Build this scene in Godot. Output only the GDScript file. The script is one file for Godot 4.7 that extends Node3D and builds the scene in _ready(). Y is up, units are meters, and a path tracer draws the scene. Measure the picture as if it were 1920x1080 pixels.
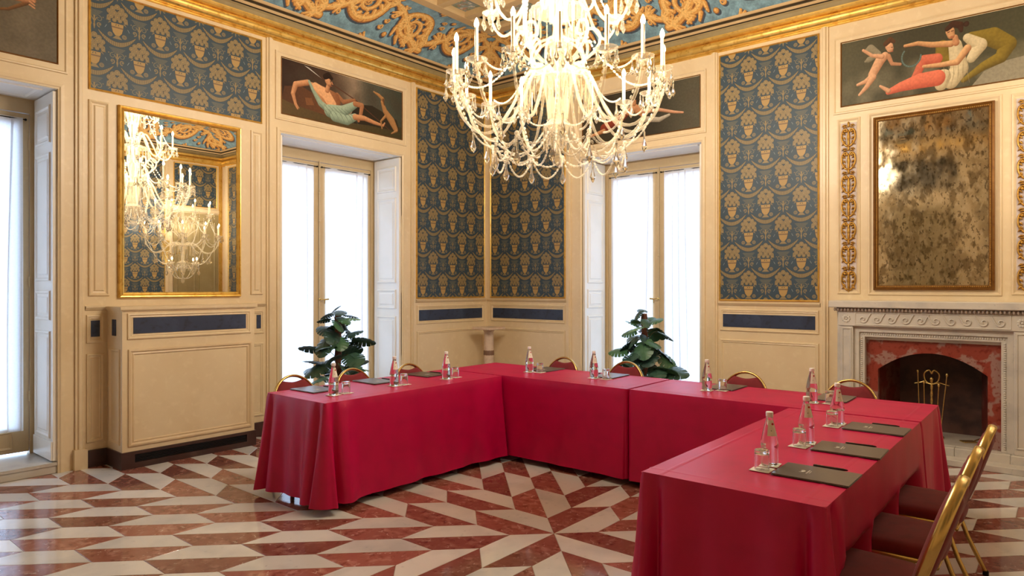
extends Node3D
# A banquet room with a U of red-clothed tables. Origin: the far room corner on the floor; x runs along the right-hand wall, z along the left-hand wall.

const RW := 7.75   # room size along x
const RD := 7.75   # room size along z
const WALL := 0.62
const STAR := Vector2(3.992, 3.827)   # middle of the floor's star
const TS := 0.279                     # edge of a floor piece
const CH := Vector3(3.70, 0.0, 3.38)  # axis of the chandelier

var M := {}
var used := {}
var rng := RandomNumberGenerator.new()


func _ready() -> void:
	rng.seed = 20417
	# ---- camera, sky, exposure
	var cam := Camera3D.new()
	cam.name = "camera"
	cam.position = Vector3(6.485, 1.55, 7.243)
	cam.rotation.y = deg_to_rad(39.7)
	cam.set_frustum(2.0 * 0.05 * 540.0 / 1258.0, Vector2(0, -2.0 / 1258.0 * 0.05), 0.05, 200.0)
	add_child(cam)
	cam.current = true
	var env := Environment.new()
	env.background_mode = Environment.BG_SKY
	var sm := ProceduralSkyMaterial.new()
	sm.sky_top_color = Color(0.72, 0.85, 1.0)
	sm.sky_horizon_color = Color(0.79, 0.89, 1.0)
	sm.ground_horizon_color = Color(0.76, 0.86, 1.0)
	sm.ground_bottom_color = Color(0.72, 0.81, 0.95)
	sm.sky_energy_multiplier = 2.3
	sm.ground_energy_multiplier = 1.8
	var sky := Sky.new()
	sky.sky_material = sm
	env.sky = sky
	env.tonemap_mode = Environment.TONE_MAPPER_LINEAR
	env.tonemap_exposure = 1.1
	env.sdfgi_enabled = true
	env.ssao_enabled = true
	env.ssil_enabled = true
	var we := WorldEnvironment.new()
	we.name = "environment"
	we.environment = env
	add_child(we)
	# ---- materials, then the room, then the things in it
	make_materials()
	build_room()
	build_floor()
	build_ceiling()
	build_openings()
	build_left_wall_things()
	build_right_wall_things()
	build_fireplace()
	build_tables()
	build_chairs()
	build_table_settings()
	build_plants()
	build_pedestal()
	build_chandelier()
	build_girandole()


# ------------------------------------------------------------------ helpers
class MB:
	var v := PackedVector3Array()
	var n := PackedVector3Array()
	var uv := PackedVector2Array()

	# a, b, c run counter-clockwise seen from outside
	func tri(a: Vector3, b: Vector3, c: Vector3, na: Vector3, nb: Vector3, nc: Vector3, ua := Vector2.ZERO, ub := Vector2.ZERO, uc := Vector2.ZERO) -> void:
		v.append(a); v.append(c); v.append(b)
		n.append(na); n.append(nc); n.append(nb)
		uv.append(ua); uv.append(uc); uv.append(ub)

	func quad(a: Vector3, b: Vector3, c: Vector3, d: Vector3, flip := false) -> void:
		var nn := (c - a).cross(d - b)
		if nn.length_squared() < 1e-16:
			return
		nn = nn.normalized()
		if flip:
			tri(a, c, b, -nn, -nn, -nn, Vector2(0, 0), Vector2(1, 1), Vector2(1, 0))
			tri(a, d, c, -nn, -nn, -nn, Vector2(0, 0), Vector2(0, 1), Vector2(1, 1))
		else:
			tri(a, b, c, nn, nn, nn, Vector2(0, 0), Vector2(1, 0), Vector2(1, 1))
			tri(a, c, d, nn, nn, nn, Vector2(0, 0), Vector2(1, 1), Vector2(0, 1))

	func box(p: Vector3, q: Vector3) -> MB:
		var a := Vector3(minf(p.x, q.x), minf(p.y, q.y), minf(p.z, q.z))
		var b := Vector3(maxf(p.x, q.x), maxf(p.y, q.y), maxf(p.z, q.z))
		quad(Vector3(a.x, a.y, b.z), Vector3(b.x, a.y, b.z), Vector3(b.x, b.y, b.z), Vector3(a.x, b.y, b.z))
		quad(Vector3(b.x, a.y, a.z), Vector3(a.x, a.y, a.z), Vector3(a.x, b.y, a.z), Vector3(b.x, b.y, a.z))
		quad(Vector3(b.x, a.y, b.z), Vector3(b.x, a.y, a.z), Vector3(b.x, b.y, a.z), Vector3(b.x, b.y, b.z))
		quad(Vector3(a.x, a.y, a.z), Vector3(a.x, a.y, b.z), Vector3(a.x, b.y, b.z), Vector3(a.x, b.y, a.z))
		quad(Vector3(a.x, b.y, b.z), Vector3(b.x, b.y, b.z), Vector3(b.x, b.y, a.z), Vector3(a.x, b.y, a.z))
		quad(Vector3(a.x, a.y, a.z), Vector3(b.x, a.y, a.z), Vector3(b.x, a.y, b.z), Vector3(a.x, a.y, b.z))
		return self

	func bbox(p: Vector3, q: Vector3, e := 0.004) -> MB:   # a box with chamfered edges
		var a := Vector3(minf(p.x, q.x), minf(p.y, q.y), minf(p.z, q.z))
		var b := Vector3(maxf(p.x, q.x), maxf(p.y, q.y), maxf(p.z, q.z))
		var c := (a + b) * 0.5
		var h := (b - a) * 0.5
		e = minf(e, minf(h.x, minf(h.y, h.z)) * 0.9)
		for ax in 3:
			var u := (ax + 1) % 3
			var w := (ax + 2) % 3
			for s in [-1.0, 1.0]:
				var pts := []
				for k in [[-1.0, -1.0], [1.0, -1.0], [1.0, 1.0], [-1.0, 1.0]]:
					var r := Vector3.ZERO
					r[ax] = s * h[ax]; r[u] = k[0] * (h[u] - e); r[w] = k[1] * (h[w] - e)
					pts.append(c + r)
				quad(pts[0], pts[1], pts[2], pts[3], s < 0)
			for s in [-1.0, 1.0]:
				for t in [-1.0, 1.0]:   # edge along ax between faces u and w
					var r0 := Vector3.ZERO
					r0[u] = s * h[u]; r0[w] = t * (h[w] - e); r0[ax] = -(h[ax] - e)
					var r1 := Vector3.ZERO
					r1[u] = s * (h[u] - e); r1[w] = t * h[w]; r1[ax] = -(h[ax] - e)
					var r2 := r1
					r2[ax] = h[ax] - e
					var r3 := r0
					r3[ax] = h[ax] - e
					quad(c + r0, c + r1, c + r2, c + r3, s * t > 0)
		for sx in [-1.0, 1.0]:
			for sy in [-1.0, 1.0]:
				for sz in [-1.0, 1.0]:
					var A := c + Vector3(sx * h.x, sy * (h.y - e), sz * (h.z - e))
					var B := c + Vector3(sx * (h.x - e), sy * h.y, sz * (h.z - e))
					var C := c + Vector3(sx * (h.x - e), sy * (h.y - e), sz * h.z)
					var nn := Vector3(sx, sy, sz).normalized()
					if sx * sy * sz > 0:
						tri(A, B, C, nn, nn, nn)
					else:
						tri(A, C, B, nn, nn, nn)
		return self

	# rows of points; smooth normals; cu / cv close the rows / the columns
	func grid(rows: Array, cu := false, cv := false, flip := false, smooth := true, us := 1.0, vs := 1.0) -> MB:
		var R := rows.size()
		var C: int = rows[0].size()
		var nr: Array = []
		for i in R:
			var row := PackedVector3Array()
			row.resize(C)
			nr.append(row)
		var RI := R if cv else R - 1
		var CI := C if cu else C - 1
		if smooth:
			for i in RI:
				var i1 := (i + 1) % R
				for j in CI:
					var j1 := (j + 1) % C
					var a: Vector3 = rows[i][j]
					var b: Vector3 = rows[i][j1]
					var c: Vector3 = rows[i1][j1]
					var d: Vector3 = rows[i1][j]
					var f := (c - a).cross(d - b)
					if flip:
						f = -f
					nr[i][j] += f; nr[i][j1] += f; nr[i1][j1] += f; nr[i1][j] += f
			for i in R:
				for j in C:
					var q: Vector3 = nr[i][j]
					nr[i][j] = q.normalized() if q.length_squared() > 1e-20 else Vector3.UP
		for i in RI:
			var i1 := (i + 1) % R
			for j in CI:
				var j1 := (j + 1) % C
				var a: Vector3 = rows[i][j]
				var b: Vector3 = rows[i][j1]
				var c: Vector3 = rows[i1][j1]
				var d: Vector3 = rows[i1][j]
				if not smooth:
					quad(a, b, c, d, flip)
					continue
				var ua := Vector2(us * j / CI, vs * i / RI)
				var ub := Vector2(us * (j + 1) / CI, vs * i / RI)
				var uc := Vector2(us * (j + 1) / CI, vs * (i + 1) / RI)
				var ud := Vector2(us * j / CI, vs * (i + 1) / RI)
				if flip:
					if a != b: tri(a, c, b, nr[i][j], nr[i1][j1], nr[i][j1], ua, uc, ub)
					if c != d: tri(a, d, c, nr[i][j], nr[i1][j], nr[i1][j1], ua, ud, uc)
				else:
					if a != b: tri(a, b, c, nr[i][j], nr[i][j1], nr[i1][j1], ua, ub, uc)
					if c != d: tri(a, c, d, nr[i][j], nr[i1][j1], nr[i1][j], ua, uc, ud)
		return self

	# profile: (radius, height) from bottom to top
	func lathe(prof: Array, seg := 16, at := Vector3.ZERO, flutes := 0, depth := 0.0) -> MB:
		var rows := []
		for p in prof:
			var row := PackedVector3Array()
			for k in seg:
				var a := TAU * k / seg
				var r: float = p.x
				if flutes > 0:
					r *= 1.0 - depth * (0.5 + 0.5 * cos(a * flutes))
				row.append(at + Vector3(cos(a) * r, p.y, -sin(a) * r))
			rows.append(row)
		return grid(rows, true, false)

	func tube(path: Array, rad, seg := 8, flat := 1.0, up := Vector3.UP, caps := true) -> MB:
		var rows := []
		var side := Vector3.ZERO
		for i in path.size():
			var t: Vector3 = (path[mini(i + 1, path.size() - 1)] - path[maxi(i - 1, 0)]).normalized()
			if i == 0:
				side = t.cross(up)
				if side.length_squared() < 1e-6:
					side = t.cross(Vector3.RIGHT)
			side = (side - t * side.dot(t)).normalized()
			var bn := side.cross(t)
			var r: float = rad[i] if rad is Array else rad
			var row := PackedVector3Array()
			for k in seg:
				var a := TAU * k / seg
				row.append(path[i] + side * cos(a) * r + bn * sin(a) * r * flat)
			rows.append(row)
		if caps:
			for e in [0, path.size() - 1]:
				var ring := PackedVector3Array()
				for k in seg:
					ring.append(path[e])
				if e == 0:
					rows.push_front(ring)
				else:
					rows.append(ring)
		return grid(rows, true, false)

	func blob(c: Vector3, r: Vector3, basis := Basis.IDENTITY, su := 8, sv := 5) -> MB:
		var rows := []
		for i in sv + 1:
			var t := -PI / 2 + PI * i / sv
			var row := PackedVector3Array()
			for k in su:
				var a := TAU * k / su
				row.append(c + basis * Vector3(cos(t) * cos(a) * r.x, sin(t) * r.y, -cos(t) * sin(a) * r.z))
			rows.append(row)
		return grid(rows, true, false)

	# polygon (counter-clockwise in xy) pushed out along z, then placed
	func prism(poly: PackedVector2Array, z0: float, z1: float, xf := Transform3D.IDENTITY, cap_back := true) -> MB:
		var p := poly
		if Geometry2D.is_polygon_clockwise(p):
			p = p.duplicate()
			p.reverse()
		var idx := Geometry2D.triangulate_polygon(p)
		var nz := xf.basis.z.normalized()
		for i in range(0, idx.size(), 3):
			var a := p[idx[i]]
			var b := p[idx[i + 1]]
			var c := p[idx[i + 2]]
			if (b - a).cross(c - a) < 0:
				var s := b
				b = c
				c = s
			tri(xf * Vector3(a.x, a.y, z1), xf * Vector3(b.x, b.y, z1), xf * Vector3(c.x, c.y, z1), nz, nz, nz, a, b, c)
			if cap_back:
				tri(xf * Vector3(a.x, a.y, z0), xf * Vector3(c.x, c.y, z0), xf * Vector3(b.x, b.y, z0), -nz, -nz, -nz, a, c, b)
		for i in p.size():
			var a := p[i]
			var b := p[(i + 1) % p.size()]
			quad(xf * Vector3(a.x, a.y, z0), xf * Vector3(b.x, b.y, z0), xf * Vector3(b.x, b.y, z1), xf * Vector3(a.x, a.y, z1))
		return self

	func add(o: MB, xf := Transform3D.IDENTITY) -> MB:
		for i in o.v.size():
			v.append(xf * o.v[i])
			n.append((xf.basis * o.n[i]).normalized())
			uv.append(o.uv[i])
		return self

	func mesh() -> ArrayMesh:
		var arr := []
		arr.resize(Mesh.ARRAY_MAX)
		arr[Mesh.ARRAY_VERTEX] = v
		arr[Mesh.ARRAY_NORMAL] = n
		arr[Mesh.ARRAY_TEX_UV] = uv
		var m := ArrayMesh.new()
		m.add_surface_from_arrays(Mesh.PRIMITIVE_TRIANGLES, arr)
		return m


# a flat side to build on: o + U*u + V*v + N*n
class WallPlane:
	var o: Vector3
	var U: Vector3
	var V: Vector3
	var N: Vector3
	var flip: bool
	func _init(o_: Vector3, u_: Vector3, v_: Vector3, n_: Vector3) -> void:
		o = o_; U = u_; V = v_; N = n_
		flip = U.dot(V.cross(N)) < 0
	func at(u: float, y: float, k := 0.0) -> Vector3:
		return o + U * u + V * y + N * k


func fbox(b: MB, s: WallPlane, u0: float, v0: float, u1: float, v1: float, n0: float, n1: float) -> MB:
	return b.box(s.at(u0, v0, n0), s.at(u1, v1, n1))


# a rectangular moulded frame; prof: (inset from the outer edge, height above the side)
func frame(b: MB, s: WallPlane, u0: float, v0: float, u1: float, v1: float, prof: Array) -> MB:
	for k in prof.size() - 1:
		var p: Vector2 = prof[k]
		var q: Vector2 = prof[k + 1]
		var P := [s.at(u0 + p.x, v0 + p.x, p.y), s.at(u1 - p.x, v0 + p.x, p.y), s.at(u1 - p.x, v1 - p.x, p.y), s.at(u0 + p.x, v1 - p.x, p.y)]
		var Q := [s.at(u0 + q.x, v0 + q.x, q.y), s.at(u1 - q.x, v0 + q.x, q.y), s.at(u1 - q.x, v1 - q.x, q.y), s.at(u0 + q.x, v1 - q.x, q.y)]
		for j in 4:
			b.quad(P[j], P[(j + 1) % 4], Q[(j + 1) % 4], Q[j], s.flip)
	return b


# an open profile (out from the wall, height) run along a wall; m0 / m1 mitre its ends by the distance from the wall
func run(b: MB, s: WallPlane, prof: Array, u0: float, u1: float, m0 := 0.0, m1 := 0.0) -> MB:
	for k in prof.size() - 1:
		var p: Vector2 = prof[k]
		var q: Vector2 = prof[k + 1]
		b.quad(s.at(u0 + p.x * m0, p.y, p.x), s.at(u1 - p.x * m1, p.y, p.x), s.at(u1 - q.x * m1, q.y, q.x), s.at(u0 + q.x * m0, q.y, q.x), s.flip)
	return b


# a vertical moulding; prof: (u offset, n)
func upright(b: MB, s: WallPlane, u: float, v0: float, v1: float, prof: Array) -> MB:
	for k in prof.size() - 1:
		var p: Vector2 = prof[k]
		var q: Vector2 = prof[k + 1]
		b.quad(s.at(u + p.x, v0, p.y), s.at(u + q.x, v0, q.y), s.at(u + q.x, v1, q.y), s.at(u + p.x, v1, p.y), s.flip)
	return b


func numbered(called: String) -> String:
	if not used.has(called):
		used[called] = 0
		return called
	used[called] += 1
	return "%s_%03d" % [called, used[called]]


func part(parent: Node, called: String, b, m: Material, label := "") -> MeshInstance3D:
	var o := MeshInstance3D.new()
	o.name = called
	o.mesh = b.mesh() if b is MB else b
	o.material_override = m
	parent.add_child(o, true)
	if label:
		o.set_meta("label", label)
	return o


func thing(called: String, label: String, category: String, at := Vector3.ZERO, turn := 0.0, group := "") -> Node3D:
	var o := Node3D.new()
	o.name = numbered(called)
	add_child(o)
	o.position = at
	o.rotation.y = turn
	o.set_meta("label", label)
	o.set_meta("category", category)
	if group:
		o.set_meta("group", group)
	return o


func single(called: String, b, m: Material, label: String, category: String, at := Vector3.ZERO, turn := 0.0, group := "") -> MeshInstance3D:
	var o := MeshInstance3D.new()
	o.name = numbered(called)
	o.mesh = b.mesh() if b is MB else b
	o.material_override = m
	add_child(o)
	o.position = at
	o.rotation.y = turn
	o.set_meta("label", label)
	o.set_meta("category", category)
	if group:
		o.set_meta("group", group)
	return o


func structure(called: String, b, m: Material) -> MeshInstance3D:
	var o := part(self, called, b, m)
	o.set_meta("kind", "structure")
	return o


func copy(o: Node3D, at: Vector3, turn: float, label: String) -> Node3D:
	var c: Node3D = o.duplicate()
	c.name = numbered(String(o.name))
	add_child(c)
	c.position = at
	c.rotation.y = turn
	c.set_meta("label", label)
	return c


func curve(pts: Array, n := 24) -> Array:   # Catmull-Rom through the points
	var out := []
	var k := pts.size()
	for i in k - 1:
		var a: Vector3 = pts[maxi(i - 1, 0)]
		var b: Vector3 = pts[i]
		var c: Vector3 = pts[i + 1]
		var d: Vector3 = pts[mini(i + 2, k - 1)]
		var m := maxi(2, n / (k - 1))
		for j in m:
			out.append(b.cubic_interpolate(c, a, d, float(j) / m))
	out.append(pts[k - 1])
	return out


# ------------------------------------------------------------------ painted and woven surfaces
class Paint:
	var w: int
	var h: int
	var d := PackedByteArray()
	var wrap := false
	func _init(w_: int, h_: int, c: Color, wrap_ := false) -> void:
		w = w_; h = h_; wrap = wrap_
		var im := Image.create(w, h, false, Image.FORMAT_RGB8)
		im.fill(c)
		d = im.get_data()
	func dot(x: int, y: int, c: Color, a: float) -> void:
		if wrap:
			x = posmod(x, w)
			y = posmod(y, h)
		elif x < 0 or y < 0 or x >= w or y >= h:
			return
		var i := (y * w + x) * 3
		d[i] = int(lerpf(d[i], c.r * 255.0, a))
		d[i + 1] = int(lerpf(d[i + 1], c.g * 255.0, a))
		d[i + 2] = int(lerpf(d[i + 2], c.b * 255.0, a))
	# a tapered stroke with one tone at its core and one at its rim
	func cap(a: Vector2, ra: float, b: Vector2, rb: float, c: Color, rim = null, soft := 1.0, alpha := 1.0) -> void:
		var r := maxf(ra, rb) + soft
		var ab := b - a
		var l2 := maxf(ab.length_squared(), 1e-6)
		for y in range(int(floor(minf(a.y, b.y) - r)), int(ceil(maxf(a.y, b.y) + r)) + 1):
			for x in range(int(floor(minf(a.x, b.x) - r)), int(ceil(maxf(a.x, b.x) + r)) + 1):
				var p := Vector2(x, y)
				var t := clampf((p - a).dot(ab) / l2, 0, 1)
				var rr := lerpf(ra, rb, t)
				var q := p.distance_to(a + ab * t)
				if q < rr + soft * 0.5:
					var al := clampf((rr + soft * 0.5 - q) / soft, 0, 1) * alpha
					var cc := c
					if rim != null:
						var f := clampf(q / rr, 0, 1)
						cc = c.lerp(rim, f * f)
					dot(x, y, cc, al)
	func disc(p: Vector2, r: float, c: Color, rim = null, soft := 1.0, alpha := 1.0) -> void:
		cap(p, r, p, r, c, rim, soft, alpha)
	func ring(p: Vector2, r: float, t: float, c: Color) -> void:
		var k := int(maxf(10, r * 2.0))
		for i in k:
			var a0 := TAU * i / k
			var a1 := TAU * (i + 1) / k
			cap(p + Vector2(cos(a0), sin(a0)) * r, t, p + Vector2(cos(a1), sin(a1)) * r, t, c)
	func stroke(pts: Array, rad: Array, c: Color, rim = null, soft := 1.0, alpha := 1.0) -> void:
		for i in pts.size() - 1:
			cap(pts[i], rad[mini(i, rad.size() - 1)], pts[i + 1], rad[mini(i + 1, rad.size() - 1)], c, rim, soft, alpha)
	# one soft tapered shape along a line, shaded across its width
	func limb(pts: Array, rad: Array, c: Color, rim: Color) -> void:
		var m := 0.0
		var lo := Vector2(1e9, 1e9)
		var hi := -lo
		for i in pts.size():
			m = maxf(m, rad[i])
			lo = lo.min(pts[i])
			hi = hi.max(pts[i])
		for y in range(int(lo.y - m - 2), int(hi.y + m + 3)):
			for x in range(int(lo.x - m - 2), int(hi.x + m + 3)):
				var p := Vector2(x, y)
				var best := 9.0
				var edge := -9.0
				var off := 0.0
				for i in pts.size() - 1:
					var a: Vector2 = pts[i]
					var ab: Vector2 = pts[i + 1] - a
					var t := clampf((p - a).dot(ab) / maxf(ab.length_squared(), 1e-6), 0, 1)
					var rr := lerpf(rad[i], rad[i + 1], t)
					var dv := p - a - ab * t
					var q := dv.length()
					edge = maxf(edge, rr - q)
					if q / rr < best:
						best = q / rr
						off = (dv.x * 0.35 + dv.y * 0.75) / rr
				if edge > -1.0:
					var k := clampf(0.25 + 0.6 * off + 0.25 * best * best, 0, 1)
					dot(x, y, c.lerp(rim, k), clampf((edge + 1.0) / 2.5, 0, 1))
	func poly(pts: Array, c: Color, c2 = null, alpha := 1.0) -> void:   # c2: tone at the right edge
		var lo := Vector2(1e9, 1e9)
		var hi := -lo
		for p in pts:
			lo = lo.min(p)
			hi = hi.max(p)
		for y in range(int(lo.y), int(hi.y) + 1):
			var xs := []
			for i in pts.size():
				var a: Vector2 = pts[i]
				var b: Vector2 = pts[(i + 1) % pts.size()]
				if (a.y <= y and b.y > y) or (b.y <= y and a.y > y):
					xs.append(a.x + (y - a.y) / (b.y - a.y) * (b.x - a.x))
			xs.sort()
			for k in range(0, xs.size() - 1, 2):
				for x in range(int(round(xs[k])), int(round(xs[k + 1]))):
					dot(x, y, c if c2 == null else c.lerp(c2, (x - lo.x) / maxf(hi.x - lo.x, 1)), alpha)
	func spiral(p: Vector2, r0: float, r1: float, a0: float, turns: float, t0: float, t1: float, c: Color, rim = null) -> void:
		var k := int(absf(turns) * 20) + 4
		var pts := []
		var rad := []
		for i in k + 1:
			var f := float(i) / k
			var a := a0 + turns * TAU * f
			pts.append(p + Vector2(cos(a), sin(a)) * lerpf(r0, r1, f))
			rad.append(lerpf(t0, t1, f))
		stroke(pts, rad, c, rim)
	func grain(amount: float, freq: float, seed_: int) -> void:
		var nz := FastNoiseLite.new()
		nz.seed = seed_
		nz.frequency = freq
		nz.fractal_octaves = 4
		var im := nz.get_seamless_image(w, h)
		var b := im.get_data()
		for i in w * h:
			var k := 1.0 + amount * (b[i] / 127.5 - 1.0)
			for c in 3:
				d[i * 3 + c] = clampi(int(d[i * 3 + c] * k), 0, 255)
	func tex() -> ImageTexture:
		var im := Image.create_from_data(w, h, false, Image.FORMAT_RGB8, d)
		return ImageTexture.create_from_image(im)


func nz(seed_: int, freq: float, kind := FastNoiseLite.FRACTAL_FBM, oct := 5, warp := 0.0) -> FastNoiseLite:
	var f := FastNoiseLite.new()
	f.noise_type = FastNoiseLite.TYPE_SIMPLEX_SMOOTH
	f.seed = seed_
	f.frequency = freq
	f.fractal_type = kind
	f.fractal_octaves = oct
	if warp > 0:
		f.domain_warp_enabled = true
		f.domain_warp_amplitude = warp
		f.domain_warp_frequency = freq * 0.7
	return f


# colours looked up along several noises: layers of [noise, low, high, colour, strength]
func mixed(size: int, base: Color, layers: Array, height := 0) -> ImageTexture:
	var hh := height if height > 0 else size
	var p := PackedFloat32Array()
	p.resize(size * hh * 3)
	for i in size * hh:
		p[i * 3] = base.r; p[i * 3 + 1] = base.g; p[i * 3 + 2] = base.b
	for l in layers:
		var f: FastNoiseLite = l[0]
		var b := f.get_seamless_image(size, hh).get_data()
		var lo: float = l[1] * 255.0
		var hi: float = l[2] * 255.0
		var c: Color = l[3]
		var s: float = l[4]
		var share := PackedFloat32Array()
		for i in 256:
			share.append(clampf((i - lo) / (hi - lo), 0, 1) * s)
		for i in size * hh:
			var t := share[b[i]]
			if t > 0:
				p[i * 3] += (c.r - p[i * 3]) * t
				p[i * 3 + 1] += (c.g - p[i * 3 + 1]) * t
				p[i * 3 + 2] += (c.b - p[i * 3 + 2]) * t
	var out := PackedByteArray()
	out.resize(size * hh * 3)
	for i in out.size():
		out[i] = int(clampf(p[i], 0, 1) * 255.0)
	return ImageTexture.create_from_image(Image.create_from_data(size, hh, false, Image.FORMAT_RGB8, out))


func grey(f: FastNoiseLite, size: int) -> ImageTexture:
	return ImageTexture.create_from_image(f.get_seamless_image(size, size))


func mat(c: Color, rough := 0.6, metal := 0.0, spec := 0.5) -> StandardMaterial3D:
	var m := StandardMaterial3D.new()
	m.albedo_color = c
	m.roughness = rough
	m.metallic = metal
	m.metallic_specular = spec
	return m


func tri_tex(m: StandardMaterial3D, t: Texture2D, scale: float, off := Vector3.ZERO) -> StandardMaterial3D:
	m.albedo_texture = t
	m.uv1_triplanar = true
	m.uv1_world_triplanar = true
	m.uv1_triplanar_sharpness = 4.0
	m.uv1_scale = Vector3.ONE * scale
	m.uv1_offset = off
	return m


func relief(m: StandardMaterial3D, t: Texture2D, cm: float) -> StandardMaterial3D:
	if cm < 0.1:   # finer than the picture can show
		return m
	m.heightmap_enabled = true
	m.heightmap_texture = t
	m.heightmap_scale = cm
	return m


func rgb(r: int, g: int, b: int, a := 1.0) -> Color:
	return Color(r / 255.0, g / 255.0, b / 255.0, a)


func glassy(c: Color, a: float) -> StandardMaterial3D:
	var m := mat(Color(c.r, c.g, c.b, a), 0.05)
	m.transparency = BaseMaterial3D.TRANSPARENCY_ALPHA
	return m


func solid_glass(c: Color, a: float, ior := 0.05) -> StandardMaterial3D:
	var m := mat(Color(c.r, c.g, c.b, a), 0.0)
	m.refraction_enabled = true
	m.refraction_scale = ior
	return m


func make_materials() -> void:
	var fine := grey(nz(5, 0.02, FastNoiseLite.FRACTAL_FBM, 4), 256)
	# painted panelling
	var paint_tex := mixed(256, rgb(226, 205, 167), [[nz(11, 0.008), 0.4, 0.9, rgb(219, 196, 156), 0.7], [nz(12, 0.05), 0.62, 0.9, rgb(233, 214, 178), 0.6]])
	M.paint = relief(tri_tex(mat(Color.WHITE, 0.38), paint_tex, 0.8), fine, 0.03)
	M.panel = relief(tri_tex(mat(rgb(244, 238, 232), 0.42), paint_tex, 0.9, Vector3(0.3, 0.1, 0.6)), fine, 0.03)
	M.shutter = relief(tri_tex(mat(Color.WHITE, 0.4), mixed(256, rgb(236, 231, 220), [[nz(11, 0.008), 0.4, 0.9, rgb(228, 222, 208), 0.7]]), 0.7, Vector3(0.1, 0.4, 0.2)), fine, 0.03)
	M.sash = relief(tri_tex(mat(rgb(232, 226, 214), 0.35), paint_tex, 0.7, Vector3(0.7, 0.4, 0.2)), fine, 0.03)
	# gilding
	var gt := mixed(256, rgb(228, 188, 98), [[nz(21, 0.012), 0.45, 0.85, rgb(242, 208, 122), 0.9], [nz(22, 0.03), 0.6, 0.9, rgb(190, 138, 52), 0.7]])
	M.gilt = relief(tri_tex(mat(Color.WHITE, 0.3, 0.75), gt, 1.5), fine, 0.05)
	M.old_gilt = relief(tri_tex(mat(rgb(205, 190, 170), 0.38, 0.7), gt, 3.0), fine, 0.1)
	M.old_frame = relief(tri_tex(mat(rgb(138, 112, 84), 0.45, 0.45), gt, 2.0), fine, 0.1)
	M.brass = mat(rgb(216, 186, 116), 0.26, 0.9)
	M.iron = mat(rgb(34, 30, 28), 0.4, 0.6)
	# frieze above the cornice
	var olive := mixed(256, rgb(158, 140, 96), [[nz(31, 0.01), 0.4, 0.9, rgb(140, 122, 80), 0.8], [nz(32, 0.04), 0.6, 0.9, rgb(172, 154, 112), 0.5]])
	M.olive = tri_tex(mat(Color.WHITE, 0.6), olive, 0.6)
	M.stucco = tri_tex(mat(rgb(228, 214, 190), 0.6), paint_tex, 0.6)
	M.dark_line = mat(rgb(42, 34, 26), 0.7)
	M.brown_line = mat(rgb(92, 76, 50), 0.7)
	# black and blue painted panels
	var slate := mixed(256, rgb(46, 58, 82), [[nz(41, 0.01), 0.5, 0.9, rgb(66, 82, 110), 0.7], [nz(42, 0.05), 0.6, 0.9, rgb(26, 30, 40), 0.6]])
	M.slate = tri_tex(mat(Color.WHITE, 0.4), slate, 0.9)
	M.skirting = tri_tex(mat(rgb(196, 176, 174), 0.35), mixed(256, rgb(96, 76, 70), [[nz(43, 0.012), 0.5, 0.9, rgb(72, 56, 52), 0.8], [nz(44, 0.04), 0.66, 0.95, rgb(128, 110, 104), 0.5]]), 0.8)
	M.black = mat(rgb(18, 18, 20), 0.45)
	# marbles
	M.white_marble = []
	M.red_marble = []
	var wm := mixed(512, rgb(228, 226, 222), [[nz(51, 0.006, FastNoiseLite.FRACTAL_FBM, 5, 30.0), 0.45, 0.85, rgb(206, 206, 206), 0.8], [nz(52, 0.008, FastNoiseLite.FRACTAL_RIDGED, 4, 40.0), 0.86, 1.0, rgb(172, 174, 178), 0.55]])
	var red_tex := mixed(512, rgb(154, 96, 84), [[nz(61, 0.012, FastNoiseLite.FRACTAL_FBM, 5, 20.0), 0.42, 0.75, rgb(184, 134, 120), 0.9], [nz(62, 0.02, FastNoiseLite.FRACTAL_FBM, 5, 10.0), 0.6, 0.85, rgb(124, 68, 56), 0.8], [nz(63, 0.009, FastNoiseLite.FRACTAL_RIDGED, 3, 60.0), 0.84, 0.92, rgb(112, 60, 50), 0.6], [nz(64, 0.011, FastNoiseLite.FRACTAL_RIDGED, 3, 70.0), 0.85, 0.9, rgb(240, 226, 214), 0.9], [nz(65, 0.007), 0.5, 0.62, rgb(158, 100, 88), 0.8]])
	for k in 4:
		var t: float = [0.98, 0.92, 1.0, 0.95][k]
		var m := tri_tex(mat(Color(t, t, t * 1.005), 0.1, 0.0, 0.6), wm, 0.75, Vector3(0.31 * k, 0.17 * k, 0.53 * k))
		M.white_marble.append(m)
		var r: float = [0.94, 0.82, 1.0, 0.88][k]
		M.red_marble.append(tri_tex(mat(Color(r, r * 0.98, r * 0.97), 0.1, 0.0, 0.6), red_tex, 1.25, Vector3(0.37 * k, 0.21 * k, 0.11 * k)))
	M.joint = mat(rgb(188, 178, 166), 0.7)
	M.chimney = tri_tex(mat(rgb(232, 226, 216), 0.35), wm, 1.1)
	M.sill = tri_tex(mat(rgb(222, 216, 206), 0.25), wm, 0.9, Vector3(0.4, 0.3, 0.1))
	M.rouge = tri_tex(mat(rgb(212, 196, 192), 0.28), mixed(512, rgb(172, 84, 68), [[nz(71, 0.0045, FastNoiseLite.FRACTAL_FBM, 4, 20.0), 0.4, 0.52, rgb(188, 164, 156), 0.9], [nz(72, 0.02), 0.6, 0.85, rgb(140, 50, 36), 0.8], [nz(73, 0.014, FastNoiseLite.FRACTAL_RIDGED, 3, 40.0), 0.93, 0.99, rgb(230, 206, 190), 0.8]]), 1.6)
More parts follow.
